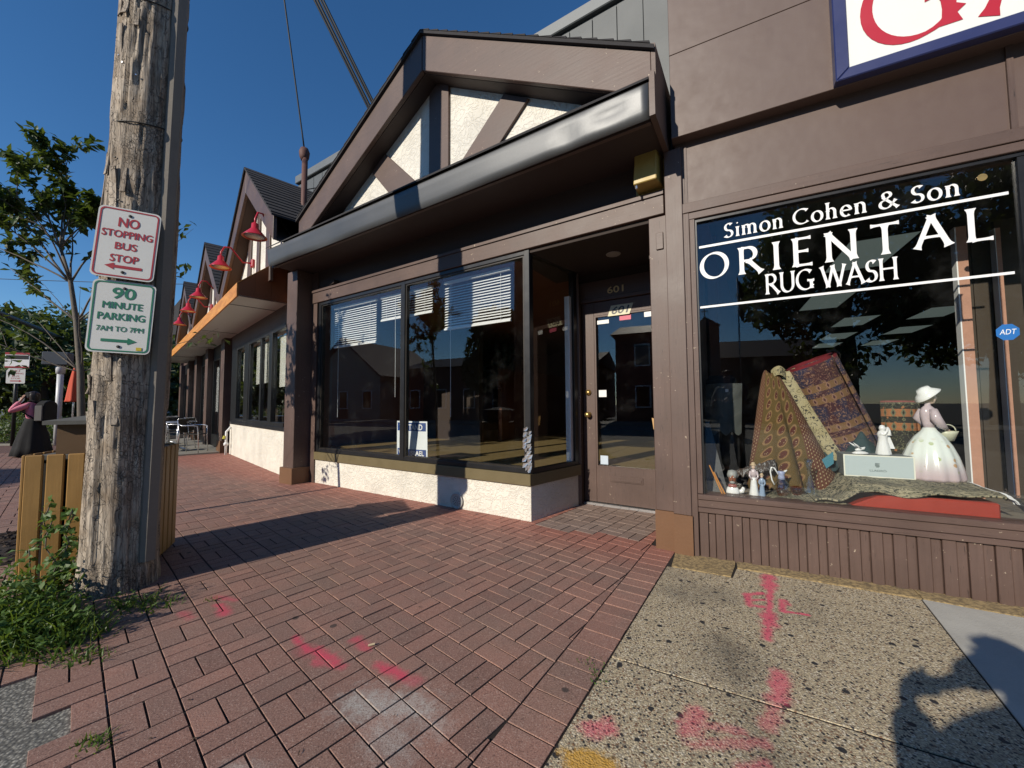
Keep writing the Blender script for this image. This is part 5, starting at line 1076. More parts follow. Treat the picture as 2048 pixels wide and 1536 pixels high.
# parking signs
SA = radians(24)
signred = plain('sign_red', (.36, .02, .035), .45, .12, 8, 0); signgreen = plain('sign_green', (.012, .16, .095), .45, .1, 8, 0)
signface = plain('sign_face', (.62, .62, .60), .45, .08, 5, 0)
def rrect(w, h, r, n=5):
    P = []
    for (cx, cz, a) in ((w / 2 - r, h / 2 - r, 0), (-w / 2 + r, h / 2 - r, 90), (-w / 2 + r, -h / 2 + r, 180), (w / 2 - r, -h / 2 + r, 270)):
        P += [(cx + r * cos(radians(a + 90 * i / n)), cz + r * sin(radians(a + 90 * i / n))) for i in range(n + 1)]
    return P[::-1]
def psign(z, tilt, label, cm, rows, arrow):
    t = thing('parking_sign', label, 'sign', (-2.462 + .018 * (z - 1.0), 2.392 , z), SA, 'parking signs nailed to the pole'); t.rotation_euler = (radians(-2), radians(tilt), SA)
    w, h = .305, .457
    MB().prism(rrect(w, h, .03), -.0015, .0015).build('plate', signface, t)
    o, i_ = rrect(w - .018, h - .018, .026), rrect(w - .034, h - .034, .020); n = len(o)
    MB().add([(p[0], -.0035, p[1]) for p in o] + [(p[0], -.0035, p[1]) for p in i_], [(k, (k + 1) % n, (k + 1) % n + n, k + n) for k in range(n)]).build('border', cm, t)
    for (s_, x0, x1, z0, z1, bo) in rows: text_mb(s_, x0, x1, z0, z1, -.0035, heavy=1.0 if bo > .015 else .6).build('lettering', cm, t)
    x0, x1, zc = arrow; d = 1 if x1 > x0 else -1
    MB().add([(p[0], -.0035, p[1]) for p in ((x0, zc - .009), (x1 - d * .045, zc - .009), (x1 - d * .045, zc - .022), (x1, zc), (x1 - d * .045, zc + .022), (x1 - d * .045, zc + .009), (x0, zc + .009))], [tuple(range(7))]).build('arrow', cm, t)
    if d > 0: boxo('sticker', plain('yellow_sticker', (.55, .42, .03), .5, .1, 9, 0), t, .085, .112, -.0045, -.003, -h / 2 + .022, -h / 2 + .042)
    for zb in (h / 2 - .045, -h / 2 + .04):
        mm = MB().lathe([(.009, 0), (.009, .004), (.001, .006)], 10); mm.v = [(x, -.002 - zz, y + zb) for (x, y, zz) in mm.v]; mm.build('bolt', rubber, t)
psign(2.185, 3.0, 'white and red parking sign reading NO STOPPING BUS STOP', signred, [('NO', -.05, .05, .105, .165, .025), ('STOPPING', -.122, .122, .035, .080, .018), ('BUS', -.052, .052, -.043, .002, .018), ('STOP', -.068, .068, -.125, -.078, .018)], (.09, -.09, -.155))
psign(1.715, 2.0, 'white and green parking sign reading 90 MINUTE PARKING', signgreen, [('90', -.055, .055, .115, .185, .025), ('MINUTE', -.095, .095, .050, .092, .018), ('PARKING', -.112, .112, -.022, .022, .018), ('7AM TO 7PM', -.112, .112, -.094, -.062, .010)], (-.085, .085, -.152))

# ================================================================== TRASH BIN behind the pole
BA = atan2(.44, .90)
tb = thing('litter_bin', 'wooden slatted litter bin with hooded roof behind the utility pole', 'litter bin', (-2.585, 2.75, 0), BA)
slw = paint_wood('varnished_slat', (.30, .165, .045), .5, chips=False, axis='z'); dkw = plain('dark_bin_frame', (.02, .017, .014), .7, .2, 8, .1); rfm = plain('weathered_bin_roof', (.10, .098, .09), .85, .2, 6, .3); brp = plain('brown_hood_panel', (.10, .052, .018), .6, .15, 8, .1)
S = .60     # local: x from -S..0 along the face towards the left, y from 0..S away
boxo('liner', dkw, tb, -S + .03, -.03, .03, S - .03, .0, .80)
for k in range(6):
    a = -S + .008 + k * .0985
    for (f_) in (0, 1):
        boxo('slat', slw, tb, a, a + .083, (-.02 if f_ == 0 else S + .0), (.0 if f_ == 0 else S + .02), .02, .845, .006)
        b = .008 + k * .0985; boxo('slat', slw, tb, (.0 if f_ == 0 else -S - .02), (.02 if f_ == 0 else -S), b, b + .083, .02, .845, .006)
boxo('rim', rfm, tb, -S + .02, -.02, .02, S - .02, .80, .835)
for (x, y) in ((-S + .05, .05), (-.05, .05), (-S + .05, S - .05), (-.05, S - .05)): pass
boxo('hood_panel', brp, tb, -S + .10, -S + .27, .09, .115, .836, 1.035); boxo('hood_panel', brp, tb, -.27, -.10, .09, .115, .836, 1.035); boxo('hood_panel', brp, tb, -.125, -.10, .12, S - .10, .836, 1.035); boxo('hood_panel', brp, tb, -S + .10, -S + .125, .12, S - .10, .836, 1.035)
MB().add([(-S + .05, .04, 1.036), (-.05, .04, 1.036), (-.05, S - .04, 1.036), (-S + .05, S - .04, 1.036), (-S + .05, .04, 1.062), (-.05, .04, 1.062), (-.05, S - .04, 1.062), (-S + .05, S - .04, 1.062), (-S / 2, S / 2, 1.115)], [(3, 2, 1, 0), (0, 1, 5, 4), (1, 2, 6, 5), (2, 3, 7, 6), (3, 0, 4, 7), (4, 5, 8), (5, 6, 8), (6, 7, 8), (7, 4, 8)]).build('hood_roof', rfm, tb)

# ================================================================== VEGETATION
leafA = leaf_mat('street_tree_leaf', (.030, .062, .014), (.062, .105, .026), .3); leafB = leaf_mat('weed_leaf', (.05, .115, .016), (.11, .19, .035), .35); leafC = leaf_mat('far_leaf', (.020, .042, .011), (.055, .088, .022), .25); leafD = leaf_mat('shrub_leaf', (.035, .07, .015), (.075, .12, .03), .3)
barkm = bark_mat('grey_bark', (.13, .11, .09))
def leaf(m, p, d, n, L, wd, rnd):
    d = d.normalized(); s_ = d.cross(n); s_ = s_.normalized() if s_.length > 1e-5 else Vector((1, 0, 0)); nn_ = s_.cross(d)
    o = len(m.v); c = p + d * L * .5
    m.v += [tuple(p), tuple(c + s_ * wd / 2 + nn_ * L * .06), tuple(p + d * L - nn_ * L * .12), tuple(c - s_ * wd / 2 + nn_ * L * .06), tuple(c)]
    m.f += [(o, o + 1, o + 4), (o + 1, o + 2, o + 4), (o + 2, o + 3, o + 4), (o + 3, o, o + 4)]; m.at += [rnd] * 4
def rv(): return Vector((random.gauss(0, 1), random.gauss(0, 1), random.gauss(0, 1))).normalized()
# young street tree
TB = Vector((-4.13, 3.74, 0))
tree = thing('street_tree', 'young street tree with sparse leafy branches left of the utility pole', 'tree', TB)
tr_ = MB(); trunk_pts = [(0, 0, 0), (-.05, .02, .8), (-.12, .04, 1.5), (-.20, .05, 2.0), (-.29, .06, 2.4), (-.40, .05, 2.75)]
tr_.tube(trunk_pts, [.034, .030, .026, .022, .018, .012], 10); crown = MB(); crown.at = []
def branch(p, d, L, r, dep, leafy):
    p = Vector(p); d = d.normalized(); n = 7; pts = [p.copy()]
    for i in range(n):
        d = (d + rv() * .13).normalized(); p = p + d * L / n; pts.append(p.copy())
        if leafy and i >= (1 if dep > 0 else 2):
            for _ in range(5 if dep else 3):
                q = (rv() + d * .5 + Vector((0, 0, -.35))).normalized(); leaf(crown, p + rv() * .02, q, (rv() * .5 + Vector((0, 0, 1))).normalized(), random.uniform(.06, .11), random.uniform(.035, .06), random.random())
        if dep < 2 and i >= 2 and random.random() < ((.62 if dep == 0 else .3) if leafy else .25): branch(p, (d + rv() * .75).normalized(), L * random.uniform(.35, .55), r * .5, dep + 1, leafy)
    tr_.tube(pts, [r * (1 - .8 * i / n) for i in range(n + 1)], 6)
for (b, tgt, r) in ((5, (-.80, .05, 3.35), .011), (5, (-.62, .1, 3.45), .012), (4, (-1.0, .1, 3.0), .012), (5, (-.42, .15, 3.35), .011), (4, (-.85, -.2, 3.2), .010), (4, (-.05, .2, 3.05), .011), (4, (-.55, .3, 3.2), .010), (3, (-.95, .0, 2.55), .010), (3, (.05, .2, 2.7), .010), (5, (-.95, -.1, 3.6), .009), (5, (-1.05, .2, 3.3), .01), (4, (-1.1, -.1, 2.9), .01), (5, (-.7, .3, 3.55), .009), (4, (-.35, -.15, 3.3), .009), (5, (-.2, .1, 3.25), .009)):
    p = Vector(trunk_pts[b]); v = Vector(tgt) - p; branch(p, v, v.length, r, 0, True)
for (b, tgt, r, lf) in ((2, (-.95, .0, 2.15), .009, 1), (3, (.60, .35, 3.15), .006, 2), (3, (.62, .35, 2.7), .006, 2), (2, (.90, .5, 1.95), .007, 2), (2, (-.75, -.1, 1.6), .008, 1), (2, (.1, -.1, 2.3), .005, 0), (3, (-.5, .1, 2.4), .005, 0), (2, (-.9, .05, 2.3), .005, 0)):
    p = Vector(trunk_pts[b]); v = Vector(tgt) - p; branch(p, v, v.length, r, 0 if lf == 1 else 2, False)
    if lf:
        for k in range(26 if lf == 1 else 16): leaf(crown, p + v * random.uniform(.8, 1.0) + rv() * .07, rv() + Vector((0, 0, -.3)), rv() * .5 + Vector((0, 0, 1)), random.uniform(.06, .11), random.uniform(.035, .06), random.random())
tr_.build('trunk', barkm, tree, True); crown.build('crown', leafA, tree)
# weeds round the pole foot
def blades(m, cx, cy, rx, ry, n, h0, h1, lean=.5):
    for _ in range(n):
        a = random.uniform(0, 2 * pi); r = sqrt(random.random()); x, y = cx + rx * r * cos(a), cy + ry * r * sin(a); h = random.uniform(h0, h1) * (1.1 - .6 * r)
        d = Vector((random.gauss(0, lean), random.gauss(0, lean), 1)).normalized(); w = random.uniform(.002, .005); s_ = d.cross(rv()).normalized() * w
        b = Vector((x, y, -.02)); mid_ = b + d * h * .6; tip = b + d * h + Vector((d.x, d.y, -.25)) * h * .35; o = len(m.v)
        m.v += [tuple(b - s_), tuple(b + s_), tuple(mid_ + s_ * .8), tuple(mid_ - s_ * .8), tuple(tip)]; m.f += [(o, o + 1, o + 2, o + 3), (o + 3, o + 2, o + 4)]; m.at += [random.random()] * 2
def weeds(m, cx, cy, rx, ry, n, h, L0=.02, L1=.05):
    for _ in range(n):
        a = random.uniform(0, 2 * pi); r = sqrt(random.random()); x, y = cx + rx * r * cos(a), cy + ry * r * sin(a); hh = h * random.uniform(.3, 1.1) * (1.15 - .7 * r)
        top = Vector((x + random.gauss(0, .04), y + random.gauss(0, .04), hh)); b = Vector((x, y, -.02))
        for k in range(6):
            f = .2 + .8 * k / 5; p = b + (top - b) * f; q = (rv() + Vector((0, 0, .35))).normalized(); leaf(m, p, q, (rv() * .6 + Vector((0, 0, 1))).normalized(), random.uniform(L0, L1), random.uniform(L0, L1) * .5, random.random())
m = MB(); m.at = []
weeds(m, -2.62, 2.02, .36, .24, 230, .34, .025, .065); weeds(m, -2.34, 1.95, .22, .16, 110, .24); weeds(m, -2.86, 2.15, .25, .2, 110, .34, .025, .06); blades(m, -2.42, 1.95, .40, .24, 520, .08, .32); blades(m, -2.15, 2.3, .2, .10, 140, .05, .16); weeds(m, -2.22, 2.28, .12, .08, 26, .08, .012, .03); blades(m, -1.80, 2.36, .06, .03, 60, .02, .06)
blades(m, -1.44, 1.385, .07, .05, 130, .02, .07); blades(m, -1.98, 1.83, .14, .08, 160, .03, .10); weeds(m, .335, 1.71, .03, .06, 18, .025, .008, .016); blades(m, .33, 1.70, .025, .07, 60, .01, .035)
for (a, b, h) in ((-2.62, 2.02, .26), (-2.72, 1.92, .22), (-2.80, 2.1, .2)):
    for _ in range(5): 
        p = Vector((a + random.gauss(0, .05), b + random.gauss(0, .05), h)); leaf(m, p, rv(), Vector((0, 0, 1)), .03, .03, .98)
o = m.build('weeds', leafB); o['kind'] = 'stuff'; tag(o, 'green weeds and grass growing round the pole foot', 'weeds')
vn = thing('climbing_vine', 'leafy green vine climbing the litter bin slats beside the pole', 'vine', (-2.80, 2.40, 0)); m = MB(); m.at = []; stm = MB()
for k in range(7):
    p = Vector((random.uniform(-.10, .12), random.uniform(-.06, .08), 0)); pts = [p.copy()]
    for i in range(11):
        p = p + Vector((random.gauss(0, .022), random.gauss(.004, .016), random.uniform(.035, .058) * (1 if k < 4 else .6))); pts.append(p.copy())
        for _ in range(4): leaf(m, p + rv() * .02, (rv() + Vector((.1, -.4, -.1))).normalized(), (rv() * .6 + Vector((0, -.6, .7))).normalized(), random.uniform(.03, .06), random.uniform(.025, .045), random.random())
    stm.tube(pts, .0035, 5)
stm.build('stem', barkm, vn, True); m.build('leaves', leafB, vn)
# far trees, shrubs
def bigtree(name, label, x, y, h, r, n, mat, L=.25, trunk=True, group='trees down the street', low=.25):
    t = thing(name, label, 'tree', (x, y, -.05), 0, group); st_ = MB(); st_.tube([(0, 0, 0), (.1, 0, h * .3), (0, .1, h * .6)], [r * .09, r * .07, r * .03], 9); cr_ = MB(); cr_.at = []
    lobes = []
    for _ in range(16):
        d = rv(); lobes.append((Vector((d.x * r * .62, d.y * r * .62, h * (low + .30) + (h * (1 - low) * .36) * (d.z + .35))), r * random.uniform(.28, .5)))
        st_.tube([(0, 0, h * .35), tuple(lobes[-1][0])], [r * .03, r * .008], 5)
    for _ in range(n):
        c, rr = random.choice(lobes); d = rv(); p = c + d * rr * random.uniform(.55, 1.0) ** .5
        leaf(cr_, p, (rv() + d * .6), (d + rv() * .6 + Vector((0, 0, .4))), L * random.uniform(.7, 1.3), L * .6, random.random())
    st_.build('trunk', barkm, t, True); cr_.build('crown', mat, t); return t
for (x, y, h, r, lab) in ((-26, 17, 6.2, 3.6, 'leafy tree mass behind the bus stop sign at far left'), (-21.5, 17.5, 5.6, 3.2, 'dense dark tree behind the silver post'), (-30, 24, 7.0, 4.2, 'taller far tree rising left of the bus stop sign'), (-17.8, 18.5, 4.8, 2.4, 'small dark tree just left of the utility pole'), (-62, 44, 11, 8, 'broad distant tree on the far left skyline'), (-52, 47, 10, 8, 'distant tree behind the parked cars'), (-41, 47, 10, 7.5, 'distant tree behind the white van')):
    bigtree('far_tree', lab, x, y, h, r, 5200, leafC, .34, low=.12)
def shrub(x, y, r, h, label, n=900):
    t = thing('shrub', label, 'shrub', (x, y, 0), 0, 'shrubs in the planting bed'); m = MB(); m.at = []; s_ = MB()
    for k in range(9): q = rv(); s_.tube([(0, 0, 0), (q.x * r * .6, q.y * r * .6, h * .8)], [.012, .004], 5)
    for _ in range(n):
        d = rv(); d.z = abs(d.z); p = Vector((d.x * r, d.y * r, d.z * h)) * random.uniform(.5, 1) + Vector((0, 0, .02)); leaf(m, p, rv() + d, d + rv() * .5, random.uniform(.06, .13), .05, random.random())
    s_.build('stem', barkm, t); m.build('foliage', leafD, t)
for (x, y, r, h, lab) in ((-16.6, 13.4, 1.0, 1.25, 'tallest shrub in the bed behind the bus stop post'), (-14.2, 13.3, 1.0, 1.1, 'shrub behind the head of the walking person'), (-15.9, 12.6, .8, .95, 'tall shrub in the bed at the left picture edge'), (-14.6, 12.4, .8, .75, 'low spreading shrub behind the walking person'), (-13.5, 12.8, .8, .7, 'shrub between the person and the litter bin'), (-17.2, 13.2, .9, 1.1, 'leafy shrub under the bus stop sign')): shrub(x, y, r, h, lab)
q = [(-22, 14.6), (-19, 11.6), (-15.5, 11.9), (-12.2, 11.9), (-11.8, 14.6)]
struct(MB().slab(q, -.1, .05).build('planting_bed_kerb', conc)); struct(MB().slab([(x * .995 + .1, y + .14) for (x, y) in q], .04, .058).build('planting_bed', mul))
farpav = NT('far_brick_paving', .85); tb_ = farpav.n('TexBrick'); farpav.l(farpav.co('World', (1, 1, 1), (0, 0, radians(41))), tb_.inputs[0]); tb_.inputs['Scale'].default_value = 5.2; tb_.inputs['Color1'].default_value = (.17, .085, .066, 1); tb_.inputs['Color2'].default_value = (.13, .07, .058, 1); tb_.inputs['Mortar'].default_value = (.03, .022, .018, 1); tb_.inputs['Mortar Size'].default_value = .02; farpav.l(tb_.outputs[0], farpav.b.inputs['Base Color'])
struct(MB().add([(-30, 5.6, -.006), (-11.2, 5.6, -.006), (-9.8, 10.55, -.006), (-9.5, 10.8, -.006), (-12, 14, -.006), (-30, 26, -.006)], [(0, 1, 2, 3, 4, 5)]).build('far_paving', farpav.m))
# ================================================================== OVERHEAD LINES, ROOF MAST
t = ft('service_mast', FM, 'rusty service mast pipe with weatherhead rising behind the gable valley', 'mast', -4.42, .1, 3.6)
rp = plain('rusty_pipe', (.11, .05, .04), .7, .3, 14, .2)
MB().tube([(0, 0, 0), (0, 0, 1.75)], .045, 12).build('pipe', rp, t, True); MB().lathe([(.05, 1.72), (.075, 1.78), (.085, 1.86), (.06, 1.93), (.001, 1.95)], 14, (-.02, 0, 0)).build('weatherhead', rp, t, True)
MB().tube([(0, 0, 1.2), (.25, .3, 1.35), (.5, .7, 1.5)], .008, 6).build('stay', rubber, t)
def cable(name, label, p0, p1, r=.008, sag=.15, group='overhead cables'):
    a, b = Vector(p0), Vector(p1); pts = [a + (b - a) * (i / 14) - Vector((0, 0, sag * 4 * (i / 14) * (1 - i / 14))) for i in range(15)]
    o = MB().tube(pts, r, 6).build(name, rubber, None, True); tag(o, label, 'cable', group)
ct = tw(FM, -4.44, .1, 5.5)
cable('service_cable', 'single black cable dropping to the roof mast', (-3.67, 5.5, 9), ct, .012, .0)
at_ = [tw(FM, x, .75, z) for (x, z) in ((-3.12, 5.45), (-3.05, 5.42), (-3.00, 5.46), (-2.94, 5.43))]
for k, lab in enumerate(('leftmost black cable of the bundle running down behind the gable', 'second cable of the bundle running down behind the gable', 'third cable of the bundle running down behind the gable', 'rightmost cable of the bundle behind the gable')):
    cable('service_cable', lab, (-3.80 + k * .05, 4.93 + .03 * k, 9 + .02 * k), at_[k], (.016, .020, .014, .017)[k], .02 * k)
for k, (z0, z1, lab) in enumerate(((9.2, 9.4, 'highest thin utility wire crossing the sky at far left'), (6.9, 7.0, 'thin utility wire across the sky above the far trees'), (5.4, 5.6, 'lowest utility wire above the far trees'))):
    cable('utility_wire', lab, (-40, 22, z0), (-8, 26, z1), .02, .3, 'distant utility wires')
cable('pole_cable', 'black cable running off the utility pole top toward the street corner', (PX + .18, PY, 8.6), (-30, -2, 9.5), .012, .5); cable('pole_cable', 'black cable running along the street from the utility pole', (PX + .18, PY, 8.3), (20, -16, 9), .012, .5)
t = thing('mast_arm', 'grey horizontal mast arm crossing the sky behind the young tree', 'mast arm', (-21.3, 18.8, 0))
MB().tube([(0, 0, 0), (0, 0, 4.4)], .10, 10).build('post', greym, t, True); MB().tube([(0, 0, 4.2), (6.6, -8.9, 4.2)], [.09, .06], 10).build('arm', greym, t, True)
# ================================================================== FAR STREET FURNITURE
t = thing('bus_stop_post', 'dark post carrying two small white signs at the left edge', 'sign post', (-15.1, 11.7, 0), radians(20))
MB().tube([(0, 0, 0), (0, 0, 2.85)], .045, 10).build('post', blackp, t, True)
boxo('panel', whitep, t, -.24, .30, -.06, -.05, 2.37, 2.83); boxo('panel_band', blackp, t, -.22, .28, -.065, -.061, 2.63, 2.75); boxo('panel_edge', signred, t, -.24, .30, -.065, -.061, 2.77, 2.83); boxo('panel_edge', signred, t, -.24, .30, -.065, -.061, 2.37, 2.41)
s2 = MB().prism([(x + .02, z + 2.12) for (x, z) in rrect(.42, .46, .03)], -.062, -.056).build('sign_plate', signface, t)
for (w_, x0, x1, z0, z1) in (('NO', -.07, .11, 2.24, 2.31), ('STOPPING', -.15, .19, 2.17, 2.215), ('BUS', -.06, .10, 2.09, 2.135), ('STOP', -.08, .12, 2.02, 2.065)): text_mb(w_, x0, x1, z0, z1, -.064).build('lettering', signred, t)
MB().add([(p[0], -.064, p[1]) for p in ((-.10, 1.95), (.10, 1.95), (.10, 1.93), (.16, 1.965), (.10, 2.0), (.10, 1.98), (-.10, 1.98))], [tuple(range(7))]).build('arrow', signred, t)
t = thing('camera_post', 'silver post with a dark grey box on top behind the walking person', 'post', (-14.0, 11.9, 0), radians(25))
lgp = plain('light_grey_post', (.55, .56, .57), .4, .06, 3, 0); MB().tube([(0, 0, 0), (0, 0, 2.45)], .075, 14).build('post', lgp, t, True); MB().lathe([(.10, 2.2), (.11, 2.4), (.085, 2.46)], 14).build('collar', lgp, t, True); boxo('box', plain('slate_box', (.05, .06, .075), .5, .1, 4, 0), t, -.36, .22, -.16, .16, 2.46, 2.86, .02)
t = thing('closed_umbrella', 'folded orange-red patio umbrella just left of the utility pole', 'umbrella', (-12.75, 11.2, 0))
MB().tube([(0, 0, 0), (0, 0, 2.35)], .022, 8).build('pole', alum, t, True); MB().lathe([(.16, 1.32), (.15, 1.36), (.10, 1.9), (.05, 2.25), (.02, 2.33)], 20, wob=lambda q, f: 1 + .22 * (1 - f) * cos(q * 6)).build('canopy', plain('orange_red_canvas', (.52, .07, .03), .8, .15, 5, .1), t, True)
# far vehicles
def vehicle(name, label, cat, x, y, rz, cm, L, Wd_, H_, van=False):
    t = thing(name, label, cat, (x, y, 0), rz, 'vehicles parked beyond the planting bed')
    prof = [(-L / 2, .35), (-L / 2, .85 * H_ if van else .58 * H_), (-L * .42, H_), (L * .22, H_), (L * .32, .62 * H_), (L * .48, .55 * H_), (L / 2, .42), (L / 2, .3)]
    if not van: prof = [(-L / 2, .32), (-L / 2, .60 * H_), (-L * .40, .66 * H_), (-L * .26, H_), (L * .12, H_), (L * .27, .64 * H_), (L * .47, .56 * H_), (L / 2, .32)]
    MB().prism(prof, -Wd_ / 2, Wd_ / 2).build('body', cm, t, bevel=.06)
    gm_ = plain('car_glass', (.012, .014, .016), .08, .05, 3, 0)
    for sy in (-1, 1):
        y0 = sy * (Wd_ / 2 + .004); pts = [(-L * .30, .68 * H_), (-L * .24, .94 * H_), (L * .10, .94 * H_), (L * .22, .68 * H_)]
        MB().prism(pts, y0 - .003, y0 + .003).build('window', gm_, t)
        for sx in (-.31, .31):
            w = MB().lathe([(.20, -.09), (.31, -.09), (.32, -.06), (.32, .06), (.31, .09), (.20, .09)], 22); w.v = [(sx * L + a, sy * (Wd_ / 2 - .08) + c, .32 + b) for (a, b, c) in w.v]; w = w.build('wheel', rubber, t, 'auto')
            r2 = MB().lathe([(.001, -.085), (.19, -.085), (.19, .085), (.001, .085)], 16); r2.v = [(sx * L + a, sy * (Wd_ / 2 - .08) + c, .32 + b) for (a, b, c) in r2.v]; r2.build('rim', alum, w, 'auto')
        boxo('headlight', whitep, t, L / 2 - .05, L / 2 + .01, sy * Wd_ * .32 - .14, sy * Wd_ * .32 + .14, .45 * H_, .53 * H_)
silver = plain('silver_car_paint', (.22, .23, .25), .3, .03, 2, 0, .3); whitec = plain('white_van_paint', (.40, .41, .43), .35, .03, 2, 0)
vehicle('parked_car', 'silver car far left beyond the shrubs', 'car', -44.5, 34.0, .6, silver, 4.5, 1.8, 1.5); vehicle('parked_car', 'pale car partly hidden behind the bus stop post', 'car', -40.5, 33.0, .6, whitec, 4.4, 1.8, 1.5)
vehicle('parked_van', 'white van behind the silver post and umbrella', 'van', -34.5, 30.0, .6, whitec, 5.0, 2.0, 2.2, True)
# far house between pole and cafe
hs = thing('far_house', 'pale blue house with dark shingled upper storey beyond the cafe', 'house', (-24.0, 28.5, 0), radians(-20)); pb = plain('pale_blue_siding', (.40, .46, .52), .7, .08, 2, .1)
boxo('wall', pb, hs, -4, 4, 0, 8, 0, 4.3); boxo('upper_wall', shing, hs, -4.1, 4.1, -.1, 8, 4.31, 6.6); MB().prism([(-4.4, 6.55), (4.4, 6.55), (0, 9.6)], -.4, 8.3).build('roof', shing, hs)
for k in range(4):
    f = boxo('window', whitep, hs, -3.4 + k * 1.8, -2.3 + k * 1.8, -.12, -.02, 1.4, 3.2); boxo('pane', blackp, f, -3.3 + k * 1.8, -2.4 + k * 1.8, -.14, -.125, 1.5, 3.1)
    f = boxo('window', whitep, hs, -3.4 + k * 1.8, -2.3 + k * 1.8, -.2, -.11, 4.8, 6.1); boxo('pane', plain('far_window_glass', (.10, .14, .18), .1, .05, 3, 0), f, -3.3 + k * 1.8, -2.4 + k * 1.8, -.22, -.205, 4.9, 6.0)
# ================================================================== ACROSS THE STREET (seen in the shop windows)
def house(name, label, x, y, w, d, h, rh, wall, roof, along=False):
    t = ft(name, FP, label, 'house', x, y, .0, pi); boxo('wall', wall, t, -w / 2, w / 2, 0, d, 0, h)
    if along: m = MB().prism([(-.4, h - .1), (d + .4, h - .1), (d / 2, h + rh)], -w / 2 - .3, w / 2 + .3); m.v = [(b, a, c) for (a, b, c) in m.v]; m.f = [f[::-1] for f in m.f]; m.build('roof', roof, t)
    else:
        MB().prism([(-w / 2, h), (w / 2, h), (0, h + rh - .15)], -.0, .3).build('gable', wall, t); MB().prism([(-w / 2 - .35, h - .2), (0, h + rh), (w / 2 + .35, h - .2), (w / 2 + .35, h - .02), (0, h + rh + .18), (-w / 2 - .35, h - .02)], -.4, d + .3).build('roof', roof, t)
    n = max(2, int(w / 2.4))
    for fl in range(max(1, int(h / 2.9))):
        for k in range(n):
            cx = -w / 2 + w * (k + .5) / n; f = boxo('window', whitep, t, cx - .5, cx + .5, -.06, -.001, .9 + fl * 2.8, 2.4 + fl * 2.8); boxo('pane', MATS['car_glass'], f, cx - .42, cx + .42, -.075, -.061, .98 + fl * 2.8, 2.32 + fl * 2.8)
    boxo('door', brown, t, -.5, .5, -.05, -.002, 0, .85); return t
cream = plain('cream_render', (.40, .37, .30), .8, .1, 2, .1); redb = plain('red_brick_wall', (.16, .06, .045), .85, .2, 8, .2); stone = plain('grey_church_stone', (.13, .12, .105), .9, .2, 3, .3); slate = plain('slate_roof', (.05, .05, .055), .7, .2, 5, .2)
house('corner_house', 'cream gabled house across the street reflected in the bay window', -27.5, -17.5, 8, 9, 3.6, 3.2, cream, slate); house('brick_shop', 'red brick shop row across the street with low roof', -14.5, -18.5, 15, 9, 4.2, 1.2, redb, slate, True); house('brick_shop', 'taller brick shop across the street beside the church', -2.0, -18.5, 7, 9, 6.0, 1.3, redb, slate, True)
ch = ft('church', FP, 'grey stone church with square bell tower across the street', 'church', 7, -25, 0, pi)
boxo('nave', stone, ch, -7, 1, 0, 12, 0, 4.6); m = MB().prism([(-.3, 4.5), (12.3, 4.5), (6, 6.6)], -7.3, .99); m.v = [(b, a, c) for (a, b, c) in m.v]; m.f = [f[::-1] for f in m.f]; m.build('roof', slate, ch)
tw_ = boxo('tower', stone, ch, 1.01, 2.6, -.4, 1.2, 0, 6.9); boxo('belfry_opening', blackp, tw_, 1.5, 2.1, -.42, -.401, 5.3, 6.3); MB().add([(.9, -.5, 6.9), (2.7, -.5, 6.9), (2.7, 1.3, 6.9), (.9, 1.3, 6.9), (1.8, .4, 7.8)], [(3, 2, 1, 0), (0, 1, 4), (1, 2, 4), (2, 3, 4), (3, 0, 4)]).build('tower_roof', slate, tw_)
cx = MB().box(1.77, 1.83, .37, .43, 7.7, 8.5).box(1.55, 2.05, .37, .43, 8.15, 8.22); cx.build('cross', blackp, tw_)
for k in range(3): boxo('window', MATS['car_glass'], ch, -6 + k * 2.2, -5 + k * 2.2, -.02, -.001, 1.5, 3.6)
fp_ = ft('flagpole', FP, 'flagpole with hanging dark flag in front of the church', 'flagpole', 6.9, -23.2, 0); MB().tube([(0, 0, 0), (0, 0, 10)], [.07, .04], 8).build('pole', alum, fp_, True)
MB().grid(lambda a, b: (.05 + .5 * a * (.5 + .5 * b), .08 * sin(a * 9), 7.2 + 2.5 * b - .5 * a), 10, 10).build('flag', plain('dark_flag', (.03, .02, .05), .8, .3, 6, 0), fp_, True)
for (x, y, h, r, lab) in ((11.5, -20, 14.0, 5.6, 'large leafy tree across the street right of the church'), (16.5, -17.5, 15.5, 5.5, 'tallest leafy tree across the street between two others'), (21.5, -19, 12.5, 5.5, 'second leafy tree across the street farther right'), (-11.8, -16.2, 8.0, 2.8, 'street tree across the road in front of the brick shops')):
    p = tw(FP, x, y); bigtree('street_tree_across', lab, p.x, p.y, h, r, 10000, leafC, .42, group='trees across the street', low=.2)
